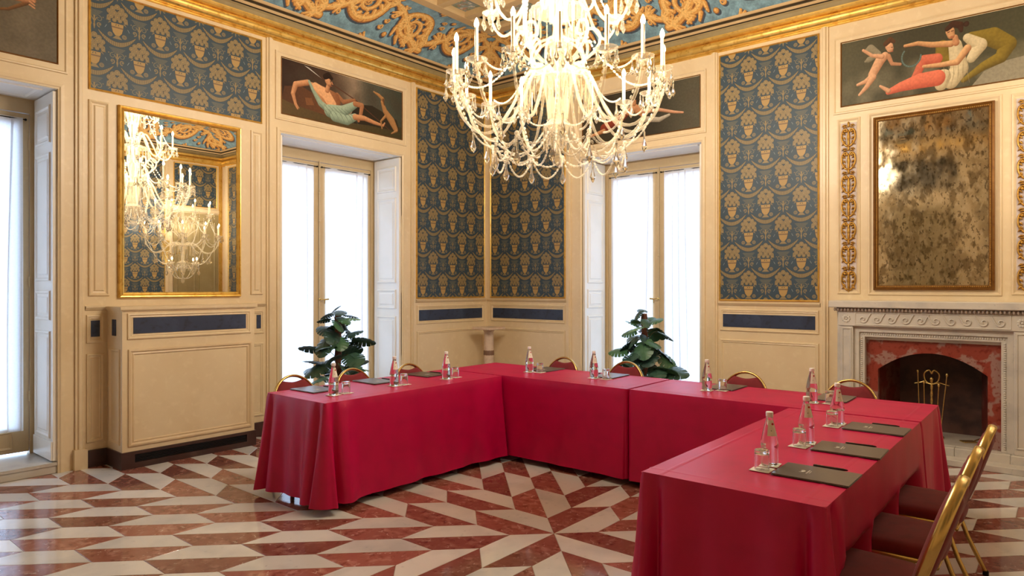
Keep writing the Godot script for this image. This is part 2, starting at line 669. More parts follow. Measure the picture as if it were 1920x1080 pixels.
	M.soot = tri_tex(mat(rgb(200, 190, 186), 0.5), mixed(256, rgb(116, 84, 74), [[nz(74, 0.01), 0.4, 0.8, rgb(76, 54, 52), 0.9], [nz(75, 0.03, FastNoiseLite.FRACTAL_RIDGED, 3, 20.0), 0.9, 0.99, rgb(128, 108, 96), 0.6]]), 1.2)
	M.pedestal = tri_tex(mat(rgb(246, 238, 228), 0.3), mixed(256, rgb(222, 206, 192), [[nz(76, 0.02, FastNoiseLite.FRACTAL_RIDGED, 4, 40.0), 0.85, 1.0, rgb(140, 108, 92), 0.8], [nz(77, 0.01), 0.5, 0.9, rgb(204, 182, 166), 0.7]]), 2.2)
	# cloth
	var weave := grey(nz(81, 0.35, FastNoiseLite.FRACTAL_FBM, 2), 256)
	M.cloth = relief(tri_tex(mat(Color.WHITE, 0.42, 0.0, 0.46), mixed(256, rgb(192, 0, 74), [[nz(82, 0.01), 0.45, 0.9, rgb(180, 0, 70), 0.8], [nz(83, 0.3), 0.5, 0.9, rgb(194, 4, 80), 0.6]]), 1.6), weave, 0.02)
	M.velvet = relief(tri_tex(mat(Color.WHITE, 0.8), mixed(256, rgb(118, 12, 24), [[nz(84, 0.02), 0.45, 0.9, rgb(104, 8, 20), 0.8], [nz(85, 0.25), 0.5, 0.9, rgb(130, 18, 28), 0.5]]), 2.0), weave, 0.03)
	M.velvet.rim_enabled = true
	M.velvet.rim = 0.3
	M.velvet.rim_tint = 0.9
	M.curtain = tri_tex(mat(Color.WHITE, 0.9), mixed(256, rgb(246, 246, 248), [[nz(86, 0.15), 0.5, 0.9, rgb(236, 238, 242), 0.6]]), 1.2)
	M.curtain.backlight_enabled = true
	M.curtain.backlight = Color(1, 1, 1)
	M.pane = glassy(Color(0.95, 0.98, 1.0), 0.04)
	# tableware
	M.bottle = solid_glass(Color(0.97, 1.0, 0.99), 0.03, 0.04)
	M.tumbler = solid_glass(Color(1, 1, 1), 0.02)
	M.cap = mat(rgb(248, 248, 248), 0.4)
	M.paper = mat(rgb(236, 232, 218), 0.8)
	M.ink_red = mat(rgb(190, 40, 44), 0.6)
	M.ink_grey = mat(rgb(120, 116, 108), 0.7)
	M.ink_pale = mat(rgb(214, 206, 192), 0.5)
	M.folder = relief(tri_tex(mat(Color.WHITE, 0.28, 0.0, 0.6), mixed(256, rgb(90, 80, 73), [[nz(91, 0.06), 0.5, 0.9, rgb(82, 72, 66), 0.7]]), 2.0), weave, 0.02)
	M.pen = mat(rgb(20, 18, 20), 0.25)
	# plants
	M.leaf = []
	for k in 4:
		var g: Color = [rgb(34, 70, 52), rgb(48, 92, 56), rgb(26, 58, 48), rgb(84, 124, 50)][k]
		var lm := tri_tex(mat(g.lightened(0.1), 0.4), mixed(128, Color.WHITE, [[nz(95 + k, 0.03), 0.45, 0.9, rgb(190, 210, 190), 0.8]]), 4.0)
		lm.backlight_enabled = true
		lm.backlight = Color(0.08, 0.14, 0.05)
		M.leaf.append(lm)
	M.bark = relief(tri_tex(mat(Color.WHITE, 0.85), mixed(256, rgb(112, 72, 56), [[nz(99, 0.03), 0.4, 0.7, rgb(78, 46, 36), 0.9], [nz(100, 0.08), 0.6, 0.9, rgb(146, 104, 82), 0.7]]), 5.0), fine, 0.4)
	M.stem = mat(rgb(96, 92, 58), 0.6)
	M.pot = mat(rgb(96, 60, 44), 0.7)
	M.soil = mat(rgb(48, 36, 28), 0.9)
	# chandelier
	M.crystal = glassy(Color(1.0, 0.94, 0.80), 0.2)
	M.bead = glassy(Color(1.0, 0.96, 0.86), 0.3)
	M.drop = solid_glass(Color(1.0, 0.97, 0.90), 0.08)
	M.candle = mat(rgb(238, 220, 178), 0.5)
	M.chrome = mat(rgb(226, 220, 212), 0.15, 0.9)
	M.bulb = mat(Color(1, 0.95, 0.85), 0.4)
	M.bulb.emission_enabled = true
	M.bulb.emission = Color(1.0, 0.90, 0.70)
	M.bulb.emission_energy_multiplier = 9.0
	# mirrors
	M.mirror = mat(Color(0.93, 0.93, 0.92), 0.0, 1.0)
	var fox := mixed(512, rgb(192, 178, 148), [[nz(101, 0.0075, FastNoiseLite.FRACTAL_FBM, 6, 40.0), 0.44, 0.64, rgb(156, 141, 112), 0.8], [nz(102, 0.0135, FastNoiseLite.FRACTAL_FBM, 6, 34.0), 0.55, 0.72, rgb(122, 108, 82), 0.75], [nz(105, 0.03, FastNoiseLite.FRACTAL_FBM, 6, 20.0), 0.6, 0.72, rgb(206, 196, 172), 0.5], [nz(106, 0.045, FastNoiseLite.FRACTAL_FBM, 5, 14.0), 0.68, 0.73, rgb(104, 92, 70), 0.7], [nz(103, 0.08, FastNoiseLite.FRACTAL_FBM, 3), 0.82, 0.88, rgb(66, 56, 42), 0.9]])
	M.old_mirror = mat(Color.WHITE, 0.1, 0.9)
	M.old_mirror.albedo_texture = fox
	M.old_mirror.roughness_texture = grey(nz(104, 0.02), 256)
	M.old_mirror.roughness = 0.17
	M.damask = damask()
	M.cove = cove_paint()


func damask() -> StandardMaterial3D:
	var W := 292
	var H := 464
	var bg := rgb(44, 66, 80)
	var p := Paint.new(W, H, bg, true)
	var gold := rgb(140, 120, 80)
	var lite := rgb(172, 140, 82)
	var dim := rgb(114, 108, 86)
	var dark := rgb(38, 44, 42)
	var sx := 1.72
	var sy := 1.55
	for col in 2:
		var o := Vector2(73 + 146 * col, 10 + 232 * col)
		var fl := [[0, 12, 12], [-17, 22, 11], [17, 22, 11], [-30, 38, 11], [30, 38, 11], [-11, 38, 12], [11, 42, 12], [0, 58, 12], [-24, 58, 11], [24, 58, 11], [-32, 74, 8], [32, 74, 8], [-10, 72, 9], [11, 74, 9]]
		for f in fl:
			p.disc(o + Vector2(f[0] * sx, f[1] * sy), f[2] * 1.65 + 2, dark)
		for f in fl:
			var c := o + Vector2(f[0] * sx, f[1] * sy)
			p.disc(c, f[2] * 1.6, gold)
			p.ring(c, f[2] * 0.9, 0.9, dim)
			p.disc(c, 3.0, lite)
		for s in [-1, 1]:   # leaves and the handles' curls
			p.cap(o + Vector2(s * 36 * sx, 60 * sy), 5, o + Vector2(s * 40 * sx, 82 * sy), 1.5, gold)
			p.cap(o + Vector2(s * 26 * sx, 84 * sy), 4, o + Vector2(s * 34 * sx, 92 * sy), 1.5, gold)
			p.ring(o + Vector2(s * 27 * sx, 142 * sy), 13, 2.4, gold)
			p.ring(o + Vector2(s * 27 * sx, 142 * sy), 6, 2.2, gold)
			p.cap(o + Vector2(s * 40 * sx, 104 * sy), 1.4, o + Vector2(s * 46 * sx, 116 * sy), 1.4, rgb(150, 160, 160))
		var vase := []
		for q in [[-25, 86], [25, 86], [23, 108], [18, 130], [8, 144], [-8, 144], [-18, 130], [-23, 108]]:
			vase.append(o + Vector2(q[0] * sx, q[1] * sy))
		p.poly(vase, dark)
		for i in vase.size():
			vase[i] = o + Vector2(0, 115 * sy) + (vase[i] - o - Vector2(0, 115 * sy)) * 0.94
		p.poly(vase, lite)
		p.poly([o + Vector2(-23 * sx, 102 * sy), o + Vector2(23 * sx, 102 * sy), o + Vector2(22 * sx, 109 * sy), o + Vector2(-22 * sx, 109 * sy)], rgb(116, 92, 66))
		p.cap(o + Vector2(-6, 92 * sy), 2, o + Vector2(-10, 96 * sy), 2, dark)
		p.cap(o + Vector2(6, 92 * sy), 2, o + Vector2(10, 96 * sy), 2, dark)
		p.poly([o + Vector2(-6 * sx, 143 * sy), o + Vector2(6 * sx, 143 * sy), o + Vector2(18 * sx, 157 * sy), o + Vector2(-18 * sx, 157 * sy)], gold)
		var pts := []
		var rad := []
		var rad2 := []
		for i in 21:   # the swag
			var t := i / 10.0 - 1.0
			pts.append(o + Vector2(t * 70 * sx, (182 - 46 * t * t) * sy))
			rad.append(2.0 + 13.5 * (1 - t * t))
			rad2.append(3.8 + 13.5 * (1 - t * t))
		p.stroke(pts, rad2, dark)
		p.stroke(pts, rad, gold)
		for i in range(2, 19):
			p.cap(pts[i] + Vector2(0, -rad[i] + 2), 0.9, pts[i] + Vector2(pts[i].x - o.x, 0) * 0.02 + Vector2(0, rad[i] - 2), 0.9, dark)
		for r in 5:   # lace
			for k in range(-6 + r, 7 - r):
				p.ring(o + Vector2(k * 8.0, 202 * sy + r * 9.0), 2.6, 1.0, dim)
		for s in [-1, 1]:   # scrolls under the swag
			p.spiral(o + Vector2(s * 17 * sx, 236 * sy), 20, 5, -PI / 2 if s > 0 else -PI / 2, 1.1 * s, 3.4, 1.6, dim)
			p.spiral(o + Vector2(s * 19 * sx, 262 * sy), 17, 4, PI / 2, 1.1 * s, 3.6, 1.6, gold)
			p.disc(o + Vector2(s * 19 * sx, 262 * sy), 6, dim)
			p.disc(o + Vector2(s * 32 * sx, 226 * sy), 4, gold)
			p.cap(o + Vector2(s * 6, 246 * sy), 4, o + Vector2(s * 18, 230 * sy), 1.5, gold)
		p.cap(o + Vector2(0, 228 * sy), 6, o + Vector2(0, 262 * sy), 4, gold)
		p.cap(o + Vector2(0, 266 * sy), 7, o + Vector2(0, 284 * sy), 2, gold)
	p.grain(0.08, 0.3, 7)
	var m := mat(Color.WHITE, 0.5, 0.0, 0.5)
	m.albedo_texture = p.tex()
	relief(m, grey(nz(8, 0.4, FastNoiseLite.FRACTAL_FBM, 2), 256), 0.02)
	m.rim_enabled = true
	m.rim = 0.3
	m.rim_tint = 0.5
	return m


# the gilt acanthus scrolls painted on the blue cove
func cove_paint() -> StandardMaterial3D:
	var W := 1536
	var H := 352
	var p := Paint.new(W, H, rgb(122, 156, 168), true)
	p.grain(0.16, 0.012, 3)
	# four coats: cast shadow, deep outline, gold body, lights; every stroke is laid again thinner
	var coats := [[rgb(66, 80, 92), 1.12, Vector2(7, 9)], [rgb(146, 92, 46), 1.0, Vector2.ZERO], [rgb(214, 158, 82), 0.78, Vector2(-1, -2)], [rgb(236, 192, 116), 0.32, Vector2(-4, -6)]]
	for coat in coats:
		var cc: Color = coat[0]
		var g: float = coat[1]
		for half in 2:
			var ox := 768.0 * half
			for k in 2:
				var c := Vector2(ox + 190 + 384 * k, 176 + (24 if k == 0 else -24)) + (coat[2] as Vector2)
				var dir := 1.0 if k == 0 else -1.0
				var pts := []
				var rad := []
				for j in 25:   # the stem that runs on into the next scroll
					var t := j / 24.0
					pts.append(c + Vector2(lerpf(-160, 250, t), dir * 122 * cos(t * PI)))
					rad.append((31 - 20 * absf(t - 0.4)) * g)
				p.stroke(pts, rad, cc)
				for j in range(2, 24, 5):   # acanthus leaves off the stem, each of three lobes
					var q: Vector2 = pts[j]
					for e in [-1.0, 1.0]:
						for l in 3:
							var d := Vector2(22 + 17 * l, e * (50 - 13 * l) * dir)
							p.cap(q, 19 * g, q + d, 9 * g, cc)
							p.disc(q + d * 1.12, 9.0 * g, cc)
				p.spiral(c, 128, 12, PI * (0.9 if k == 0 else 1.1), 1.8 * dir, 31 * g, 9 * g, cc)
				for j in 11:   # curled lobes round the scroll
					var a := TAU * j / 11.0 * dir + 0.4
					var r := 112.0 - 40.0 * j / 11.0
					var u := Vector2(cos(a), sin(a))
					p.cap(c + u * r, 17 * g, c + u.rotated(0.3 * dir) * (r + 26), 10 * g, cc)
					if j % 2 == 0:
						p.cap(c + u * (r - 20), 9 * g, c + u.rotated(0.3 * dir) * (r - 40), 5 * g, cc)
				for j in 8:
					var a := TAU * j / 8.0
					p.disc(c + Vector2(cos(a), sin(a)) * 19, 9 * g, cc)
				p.disc(c, 9 * g, cc)
				for j in 5:
					p.spiral(c + Vector2(132 + 18 * j, dir * (-120 + 46 * j)), 17, 4, 0.0, 1.2 * dir, 6 * g, 3 * g, cc)
				p.disc(c + Vector2(172, -92 * dir), 23 * g, cc)
				p.disc(c + Vector2(150, 100 * dir), 18 * g, cc)
	for i in 700:
		var x := rng.randi_range(0, W - 1)
		var y := rng.randi_range(0, H - 1)
		var k := (y * W + x) * 3
		if p.d[k] > 150 and p.d[k] > p.d[k + 2] + 40:
			p.cap(Vector2(x, y), 2.2, Vector2(x + rng.randf_range(-9, 9), y + rng.randf_range(-6, 6)), 1.0, rgb(150, 92, 44) if i % 2 == 0 else rgb(238, 190, 108), null, 1.0, 0.8)
	p.grain(0.1, 0.06, 9)
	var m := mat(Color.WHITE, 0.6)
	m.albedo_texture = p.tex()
	return m


# ------------------------------------------------------------------ the room
var SL: WallPlane   # left-hand wall, with windows and the gilt mirror
var SR: WallPlane   # right-hand wall, with a window and the fireplace
var SE: WallPlane   # wall seen only in the gilt mirror
var SS: WallPlane   # wall behind the camera
const OPEN_L := [[1.615, 3.305], [5.36, 7.05]]
const OPEN_R := [[1.653, 3.27]]
const LINTEL := 3.2
const FIRE := 5.507


func build_room() -> void:
	SL = WallPlane.new(Vector3.ZERO, Vector3(0, 0, 1), Vector3.UP, Vector3(1, 0, 0))
	SR = WallPlane.new(Vector3.ZERO, Vector3(1, 0, 0), Vector3.UP, Vector3(0, 0, 1))
	SE = WallPlane.new(Vector3(RW, 0, 0), Vector3(0, 0, 1), Vector3.UP, Vector3(-1, 0, 0))
	SS = WallPlane.new(Vector3(0, 0, RD), Vector3(1, 0, 0), Vector3.UP, Vector3(0, 0, -1))
	var H := 5.1
	var b := MB.new()
	fbox(b, SL, -WALL, -0.2, OPEN_L[0][0], H, -WALL, 0)
	fbox(b, SL, OPEN_L[0][0], LINTEL, OPEN_L[0][1], H, -WALL, 0)
	fbox(b, SL, OPEN_L[0][1], -0.2, OPEN_L[1][0], H, -WALL, 0)
	fbox(b, SL, OPEN_L[1][0], LINTEL, OPEN_L[1][1], H, -WALL, 0)
	fbox(b, SL, OPEN_L[1][1], -0.2, RD + WALL, H, -WALL, 0)
	var wl := structure("wall_left", b, M.paint)
	b = MB.new()
	fbox(b, SR, 0, -0.2, OPEN_R[0][0], H, -WALL, 0)
	fbox(b, SR, OPEN_R[0][0], LINTEL, OPEN_R[0][1], H, -WALL, 0)
	fbox(b, SR, OPEN_R[0][1], -0.2, FIRE - 0.5, H, -WALL, 0)
	fbox(b, SR, FIRE - 0.5, 1.04, FIRE + 0.5, H, -WALL, 0)
	fbox(b, SR, FIRE + 0.5, -0.2, RW, H, -WALL, 0)
	var wr := structure("wall_right", b, M.paint)
	b = MB.new()
	fbox(b, SE, -WALL, -0.2, RD + WALL, H, -0.3, 0)
	var wo := structure("wall_opposite", b, M.paint)
	b = MB.new()
	fbox(b, SS, 0, -0.2, RW, H, -0.3, 0)
	structure("wall_rear", b, M.paint)

	# mouldings stand on the walls as trim of their own
	wl = structure("trim_5", fbox(MB.new(), SL, 3.475, 0.0, 5.165, 0.02, 0, 0.024), M.skirting)
	wr = structure("trim_6", fbox(MB.new(), SR, 3.475, 0.0, 4.545, 0.02, 0, 0.024), M.skirting)
	wo = structure("trim_7", fbox(MB.new(), SE, 1.2, 0.0, RD, 0.02, 0, 0.024), M.skirting)
	# uprights beside the openings, from the skirting to the cornice
	var pil := [Vector2(-0.035, 0), Vector2(-0.035, 0.018), Vector2(-0.02, 0.018), Vector2(-0.012, 0.034), Vector2(0.012, 0.034), Vector2(0.02, 0.018), Vector2(0.035, 0.018), Vector2(0.035, 0)]
	for u in [1.43, 3.44, 5.2, 7.2]:
		part(wl, "upright_moulding", upright(MB.new(), SL, u, 0.16, 4.17, pil), M.paint)
		part(wl, "plinth_block", fbox(MB.new(), SL, u - 0.05, 0, u + 0.05, 0.17, 0, 0.045), M.paint)
	for u in [1.45, 3.43, 4.585, 6.43, 7.6]:
		part(wr, "upright_moulding", upright(MB.new(), SR, u, 0.16, 4.17, pil), M.paint)
		part(wr, "plinth_block", fbox(MB.new(), SR, u - 0.05, 0, u + 0.05, 0.17, 0, 0.045), M.paint)
	# chair rail, dado panels with blue-black tablets, skirting
	var rail := [Vector2(0, 1.345), Vector2(0.014, 1.352), Vector2(0.024, 1.366), Vector2(0.03, 1.372), Vector2(0.03, 1.382), Vector2(0, 1.388)]
	var frame_p := [Vector2(0, 0), Vector2(0.004, 0.012), Vector2(0.016, 0.014), Vector2(0.024, 0.006), Vector2(0.032, 0.009), Vector2(0.04, 0)]
	var dados := [[SL, wl, 0.035, 1.385, 0.075, 1.36, true], [SL, wl, 3.49, 3.78, 3.5, 3.77, false], [SL, wl, 5.0, 5.16, 5.01, 5.15, false], [SR, wr, 0.035, 1.4, 0.085, 1.385, true], [SR, wr, 3.475, 4.545, 3.49, 4.53, true]]
	for q in dados:
		var s: WallPlane = q[0]
		var w: Node = q[1]
		var u0: float = q[4]
		var u1: float = q[5]
		part(w, "chair_rail", run(MB.new(), s, rail, q[2], q[3]), M.paint)
		part(w, "dado_moulding", frame(MB.new(), s, u0, 1.065, u1, 1.31, frame_p), M.paint)
		part(w, "dado_moulding", frame(MB.new(), s, u0, 0.21, u1, 0.975, frame_p), M.paint)
		if q[6]:
			part(w, "blue_tablet", fbox(MB.new(), s, u0 + 0.03, 1.11, u1 - 0.03, 1.25, 0, 0.006), M.slate)
		else:
			var c := (u0 + u1) / 2 + (0.0 if u0 > 4 else -0.09)
			part(w, "blue_tablet", fbox(MB.new(), s, c - 0.036, 1.12, c + 0.036, 1.26, 0, 0.006), M.slate)
		part(w, "skirting", fbox(MB.new(), s, q[2], 0, q[3], 0.145, 0, 0.022), M.skirting)
	# panels over the fireplace's sides have their own mouldings: see build_right_wall_things
	# the wall that the gilt mirror shows: a door by the corner, damask beside it
	part(wo, "upright_moulding", upright(MB.new(), SE, 0.07, 0, 4.17, pil), M.gilt)
	part(wo, "upright_moulding", upright(MB.new(), SE, 1.13, 0, 4.17, pil), M.paint)
	part(wo, "lintel_moulding", run(MB.new(), SE, [Vector2(0, 3.12), Vector2(0.03, 3.13), Vector2(0.03, 3.2), Vector2(0, 3.21)], 0.11, 1.1), M.paint)
	part(wo, "skirting", fbox(MB.new(), SE, 1.2, 0, RD, 0.145, 0, 0.022), M.skirting)
	part(wo, "chair_rail", run(MB.new(), SE, rail, 1.2, RD), M.paint)
	var door := structure("door_1", fbox(MB.new(), SE, 0.13, 0.02, 1.07, 3.1, 0.002, 0.03), M.olive)
	for k in 2:
		part(door, "door_panel", frame(MB.new(), SE, 0.2 + 0.43 * k, 0.25, 0.57 + 0.43 * k, 1.2, [Vector2(0, 0.03), Vector2(0.01, 0.045), Vector2(0.03, 0.03)]), M.olive)
		part(door, "door_panel", frame(MB.new(), SE, 0.2 + 0.43 * k, 1.35, 0.57 + 0.43 * k, 2.95, [Vector2(0, 0.03), Vector2(0.01, 0.045), Vector2(0.03, 0.03)]), M.olive)
	damask_hanging(SE, 0.16, 3.25, 1.05, 4.12, "blue damask panel above the pale door seen in the gilt mirror")
	damask_hanging(SE, 1.24, 1.42, 3.2, 4.12, "tall blue damask panel beside the door seen in the gilt mirror")
	# the walls beside and behind the camera, met only as reflections and bounced light
	var rear := structure("trim_8", fbox(MB.new(), SS, 0, 0, RW, 0.145, 0, 0.022), M.skirting)
	part(rear, "chair_rail", run(MB.new(), SS, rail, 0, RW), M.paint)
	damask_cloth(rear, SS, 0.3, 1.42, 3.2, 4.12)  # dark damask added on the unseen rear wall to cut bounced light
	damask_cloth(rear, SS, 5.4, 1.42, 7.4, 4.12)
	damask_cloth(wo, SE, 3.6, 1.42, 5.4, 4.12)  # likewise added out of view, to dim the bounce from this wall
	damask_cloth(wo, SE, 5.7, 1.42, 7.5, 4.12)
	for u in [3.5, 5.1]:
		part(rear, "upright_moulding", upright(MB.new(), SS, u, 0.0, 4.17, pil), M.paint)
	var door2 := structure("door_2", fbox(MB.new(), SS, 3.75, 0.02, 4.85, 3.1, 0.002, 0.03), M.olive)
	part(rear, "lintel_moulding", run(MB.new(), SS, [Vector2(0, 3.12), Vector2(0.03, 3.13), Vector2(0.03, 3.22), Vector2(0, 3.23)], 3.65, 4.95), M.paint)
	for k in 2:
		part(door2, "door_panel", frame(MB.new(), SS, 3.82 + 0.52 * k, 1.35, 4.26 + 0.52 * k, 2.95, [Vector2(0, 0.03), Vector2(0.01, 0.045), Vector2(0.03, 0.03)]), M.olive)
	part(rear, "dark_overdoor", fbox(MB.new(), SS, 3.72, 3.4, 4.88, 4.0, 0, 0.01), mat(rgb(62, 54, 42), 0.5))
	damask_hanging(SR, 6.52, 1.4, 7.5, 4.11, "tall blue damask panel to the right of the fireplace")


# damask on a thin board with a gilt fillet round it; the cloth repeats every 0.365 x 0.58 m
func damask_hanging(s: WallPlane, u0: float, v0: float, u1: float, v1: float, label: String) -> void:
	var t := thing("damask_hanging", label, "wall panel", Vector3.ZERO, 0.0, "blue damask wall panels")
	damask_cloth(t, s, u0, v0, u1, v1)


func damask_cloth(t: Node, s: WallPlane, u0: float, v0: float, u1: float, v1: float) -> void:
	var b := MB.new()
	var q := [s.at(u0, v0, 0.008), s.at(u1, v0, 0.008), s.at(u1, v1, 0.008), s.at(u0, v1, 0.008)]
	var uvq := []
	for k in [[u0, v0], [u1, v0], [u1, v1], [u0, v1]]:
		uvq.append(Vector2((k[0] - 0.07) / 0.365, (4.06 - k[1]) / 0.58))
	if s.flip:
		b.tri(q[0], q[2], q[1], s.N, s.N, s.N, uvq[0], uvq[2], uvq[1])
		b.tri(q[0], q[3], q[2], s.N, s.N, s.N, uvq[0], uvq[3], uvq[2])
	else:
		b.tri(q[0], q[1], q[2], s.N, s.N, s.N, uvq[0], uvq[1], uvq[2])
		b.tri(q[0], q[2], q[3], s.N, s.N, s.N, uvq[0], uvq[2], uvq[3])
	part(t, "damask_cloth", b, M.damask)
	part(t, "gilt_fillet", frame(MB.new(), s, u0 - 0.012, v0 - 0.012, u1 + 0.012, v1 + 0.012, [Vector2(0, 0), Vector2(0.001, 0.014), Vector2(0.007, 0.022), Vector2(0.015, 0.016), Vector2(0.018, 0.008)]), M.gilt)


# ------------------------------------------------------------------ the floor: an eight-rayed star of six-sided blocks, each split into a white and a red half
func build_floor() -> void:
	var base := structure("floor", MB.new().box(Vector3(-WALL, -0.25, -WALL), Vector3(RW + WALL, -0.004, RD + WALL)), M.joint)
	var room := PackedVector2Array([Vector2(0, 0), Vector2(RW, 0), Vector2(RW, RD), Vector2(0, RD)])
	var s := TS
	var r := s / sqrt(2.0)
	var eye := Vector2(6.485, 7.243)
	var yaw := deg_to_rad(39.7)
	var fw := Vector2(-sin(yaw), -cos(yaw))
	var rt := Vector2(cos(yaw), -sin(yaw))
	var pieces := []
	for k in 8:
		var ang := TAU * k / 8.0
		var ax := Vector2(cos(ang), sin(ang))
		var px := Vector2(-ax.y, ax.x)
		var tip0 := STAR + (ax * s if k % 2 == 1 else Vector2.ZERO)
		for i in 13:
			for j in 13:
				var tip := tip0 + (ax * (s + r) + px * r) * i + (ax * (s + r) - px * r) * j
				if tip.distance_to(STAR) > 7.5:
					continue
				for h in 2:   # h = 0: the half on the +px side
					var sg := 1.0 if h == 0 else -1.0
					var poly := PackedVector2Array([tip, tip + ax * r + px * sg * r, tip + ax * (r + s) + px * sg * r, tip + ax * (2 * r + s)])
					var mid := tip + ax * (r + s * 0.5) + px * sg * r * 0.45
					for q in Geometry2D.intersect_polygons(poly, room):
						var cut := Geometry2D.offset_polygon(q, -0.0012)
						if cut.is_empty():
							continue
						var c := Vector2.ZERO
						for p in cut[0]:
							c += p
						c /= cut[0].size()
						var dz := (c - eye).dot(fw)
						var dx := (c - eye).dot(rt)
						var size := 0.0
						if dz > 0.5 and absf(dx) < dz * 0.80 + 0.2 and 1258.0 * 1.55 / dz < 545.0 + 60.0:
							size = 1.0 / (dz * dz * dz)
						var red: bool = h == 1
						pieces.append([size, cut[0], red, (mid.x * 7.3 + mid.y * 3.1)])
	pieces.sort_custom(func(a, b): return a[0] > b[0])
	var rest := [MB.new(), MB.new()]
	var n := 0
	for q in pieces:
		var poly: PackedVector2Array = q[1]
		if Geometry2D.is_polygon_clockwise(poly):
			poly.reverse()
		var b := MB.new()
		var inner := Geometry2D.offset_polygon(poly, -0.0012)
		var top: PackedVector2Array = inner[0] if inner.size() == 1 and inner[0].size() == poly.size() else poly
		if Geometry2D.is_polygon_clockwise(top):
			top.reverse()
		# xy of the plan become x and z; the plan's counter-clockwise is clockwise from above
		var idx := Geometry2D.triangulate_polygon(top)
		for i in range(0, idx.size(), 3):
			var A := Vector3(top[idx[i]].x, 0, top[idx[i]].y)
			var B := Vector3(top[idx[i + 1]].x, 0, top[idx[i + 1]].y)
			var C := Vector3(top[idx[i + 2]].x, 0, top[idx[i + 2]].y)
			if (B - A).cross(C - A).y < 0:
				b.tri(A, C, B, Vector3.UP, Vector3.UP, Vector3.UP)
			else:
				b.tri(A, B, C, Vector3.UP, Vector3.UP, Vector3.UP)
		for i in poly.size():
			var a := poly[i]
			var c := poly[(i + 1) % poly.size()]
			b.quad(Vector3(c.x, -0.006, c.y), Vector3(a.x, -0.006, a.y), Vector3(a.x, -0.0012, a.y), Vector3(c.x, -0.0012, c.y))
			if top.size() == poly.size() and inner.size() == 1:
				var k0 := nearest(top, a)
				var k1 := nearest(top, c)
				b.quad(Vector3(c.x, -0.0012, c.y), Vector3(a.x, -0.0012, a.y), Vector3(k0.x, 0, k0.y), Vector3(k1.x, 0, k1.y))
		var red: bool = q[2]
		if q[0] > 0 and n < 298:
			n += 1
			var vi := posmod(int(q[3] * 13.0), 4)
			part(base, "red_floor_tile" if red else "white_floor_tile", b, M.red_marble[vi] if red else M.white_marble[vi])
		else:
			rest[1 if red else 0].add(b)
	for k in 2:
		var o := part(base, ["white_tile_field", "red_tile_field"][k], rest[k], M.white_marble[1] if k == 0 else M.red_marble[1])
		o.set_meta("kind", "stuff")


func nearest(poly: PackedVector2Array, p: Vector2) -> Vector2:
	var best := poly[0]
	for q in poly:
		if q.distance_squared_to(p) < best.distance_squared_to(p):
			best = q
	return best


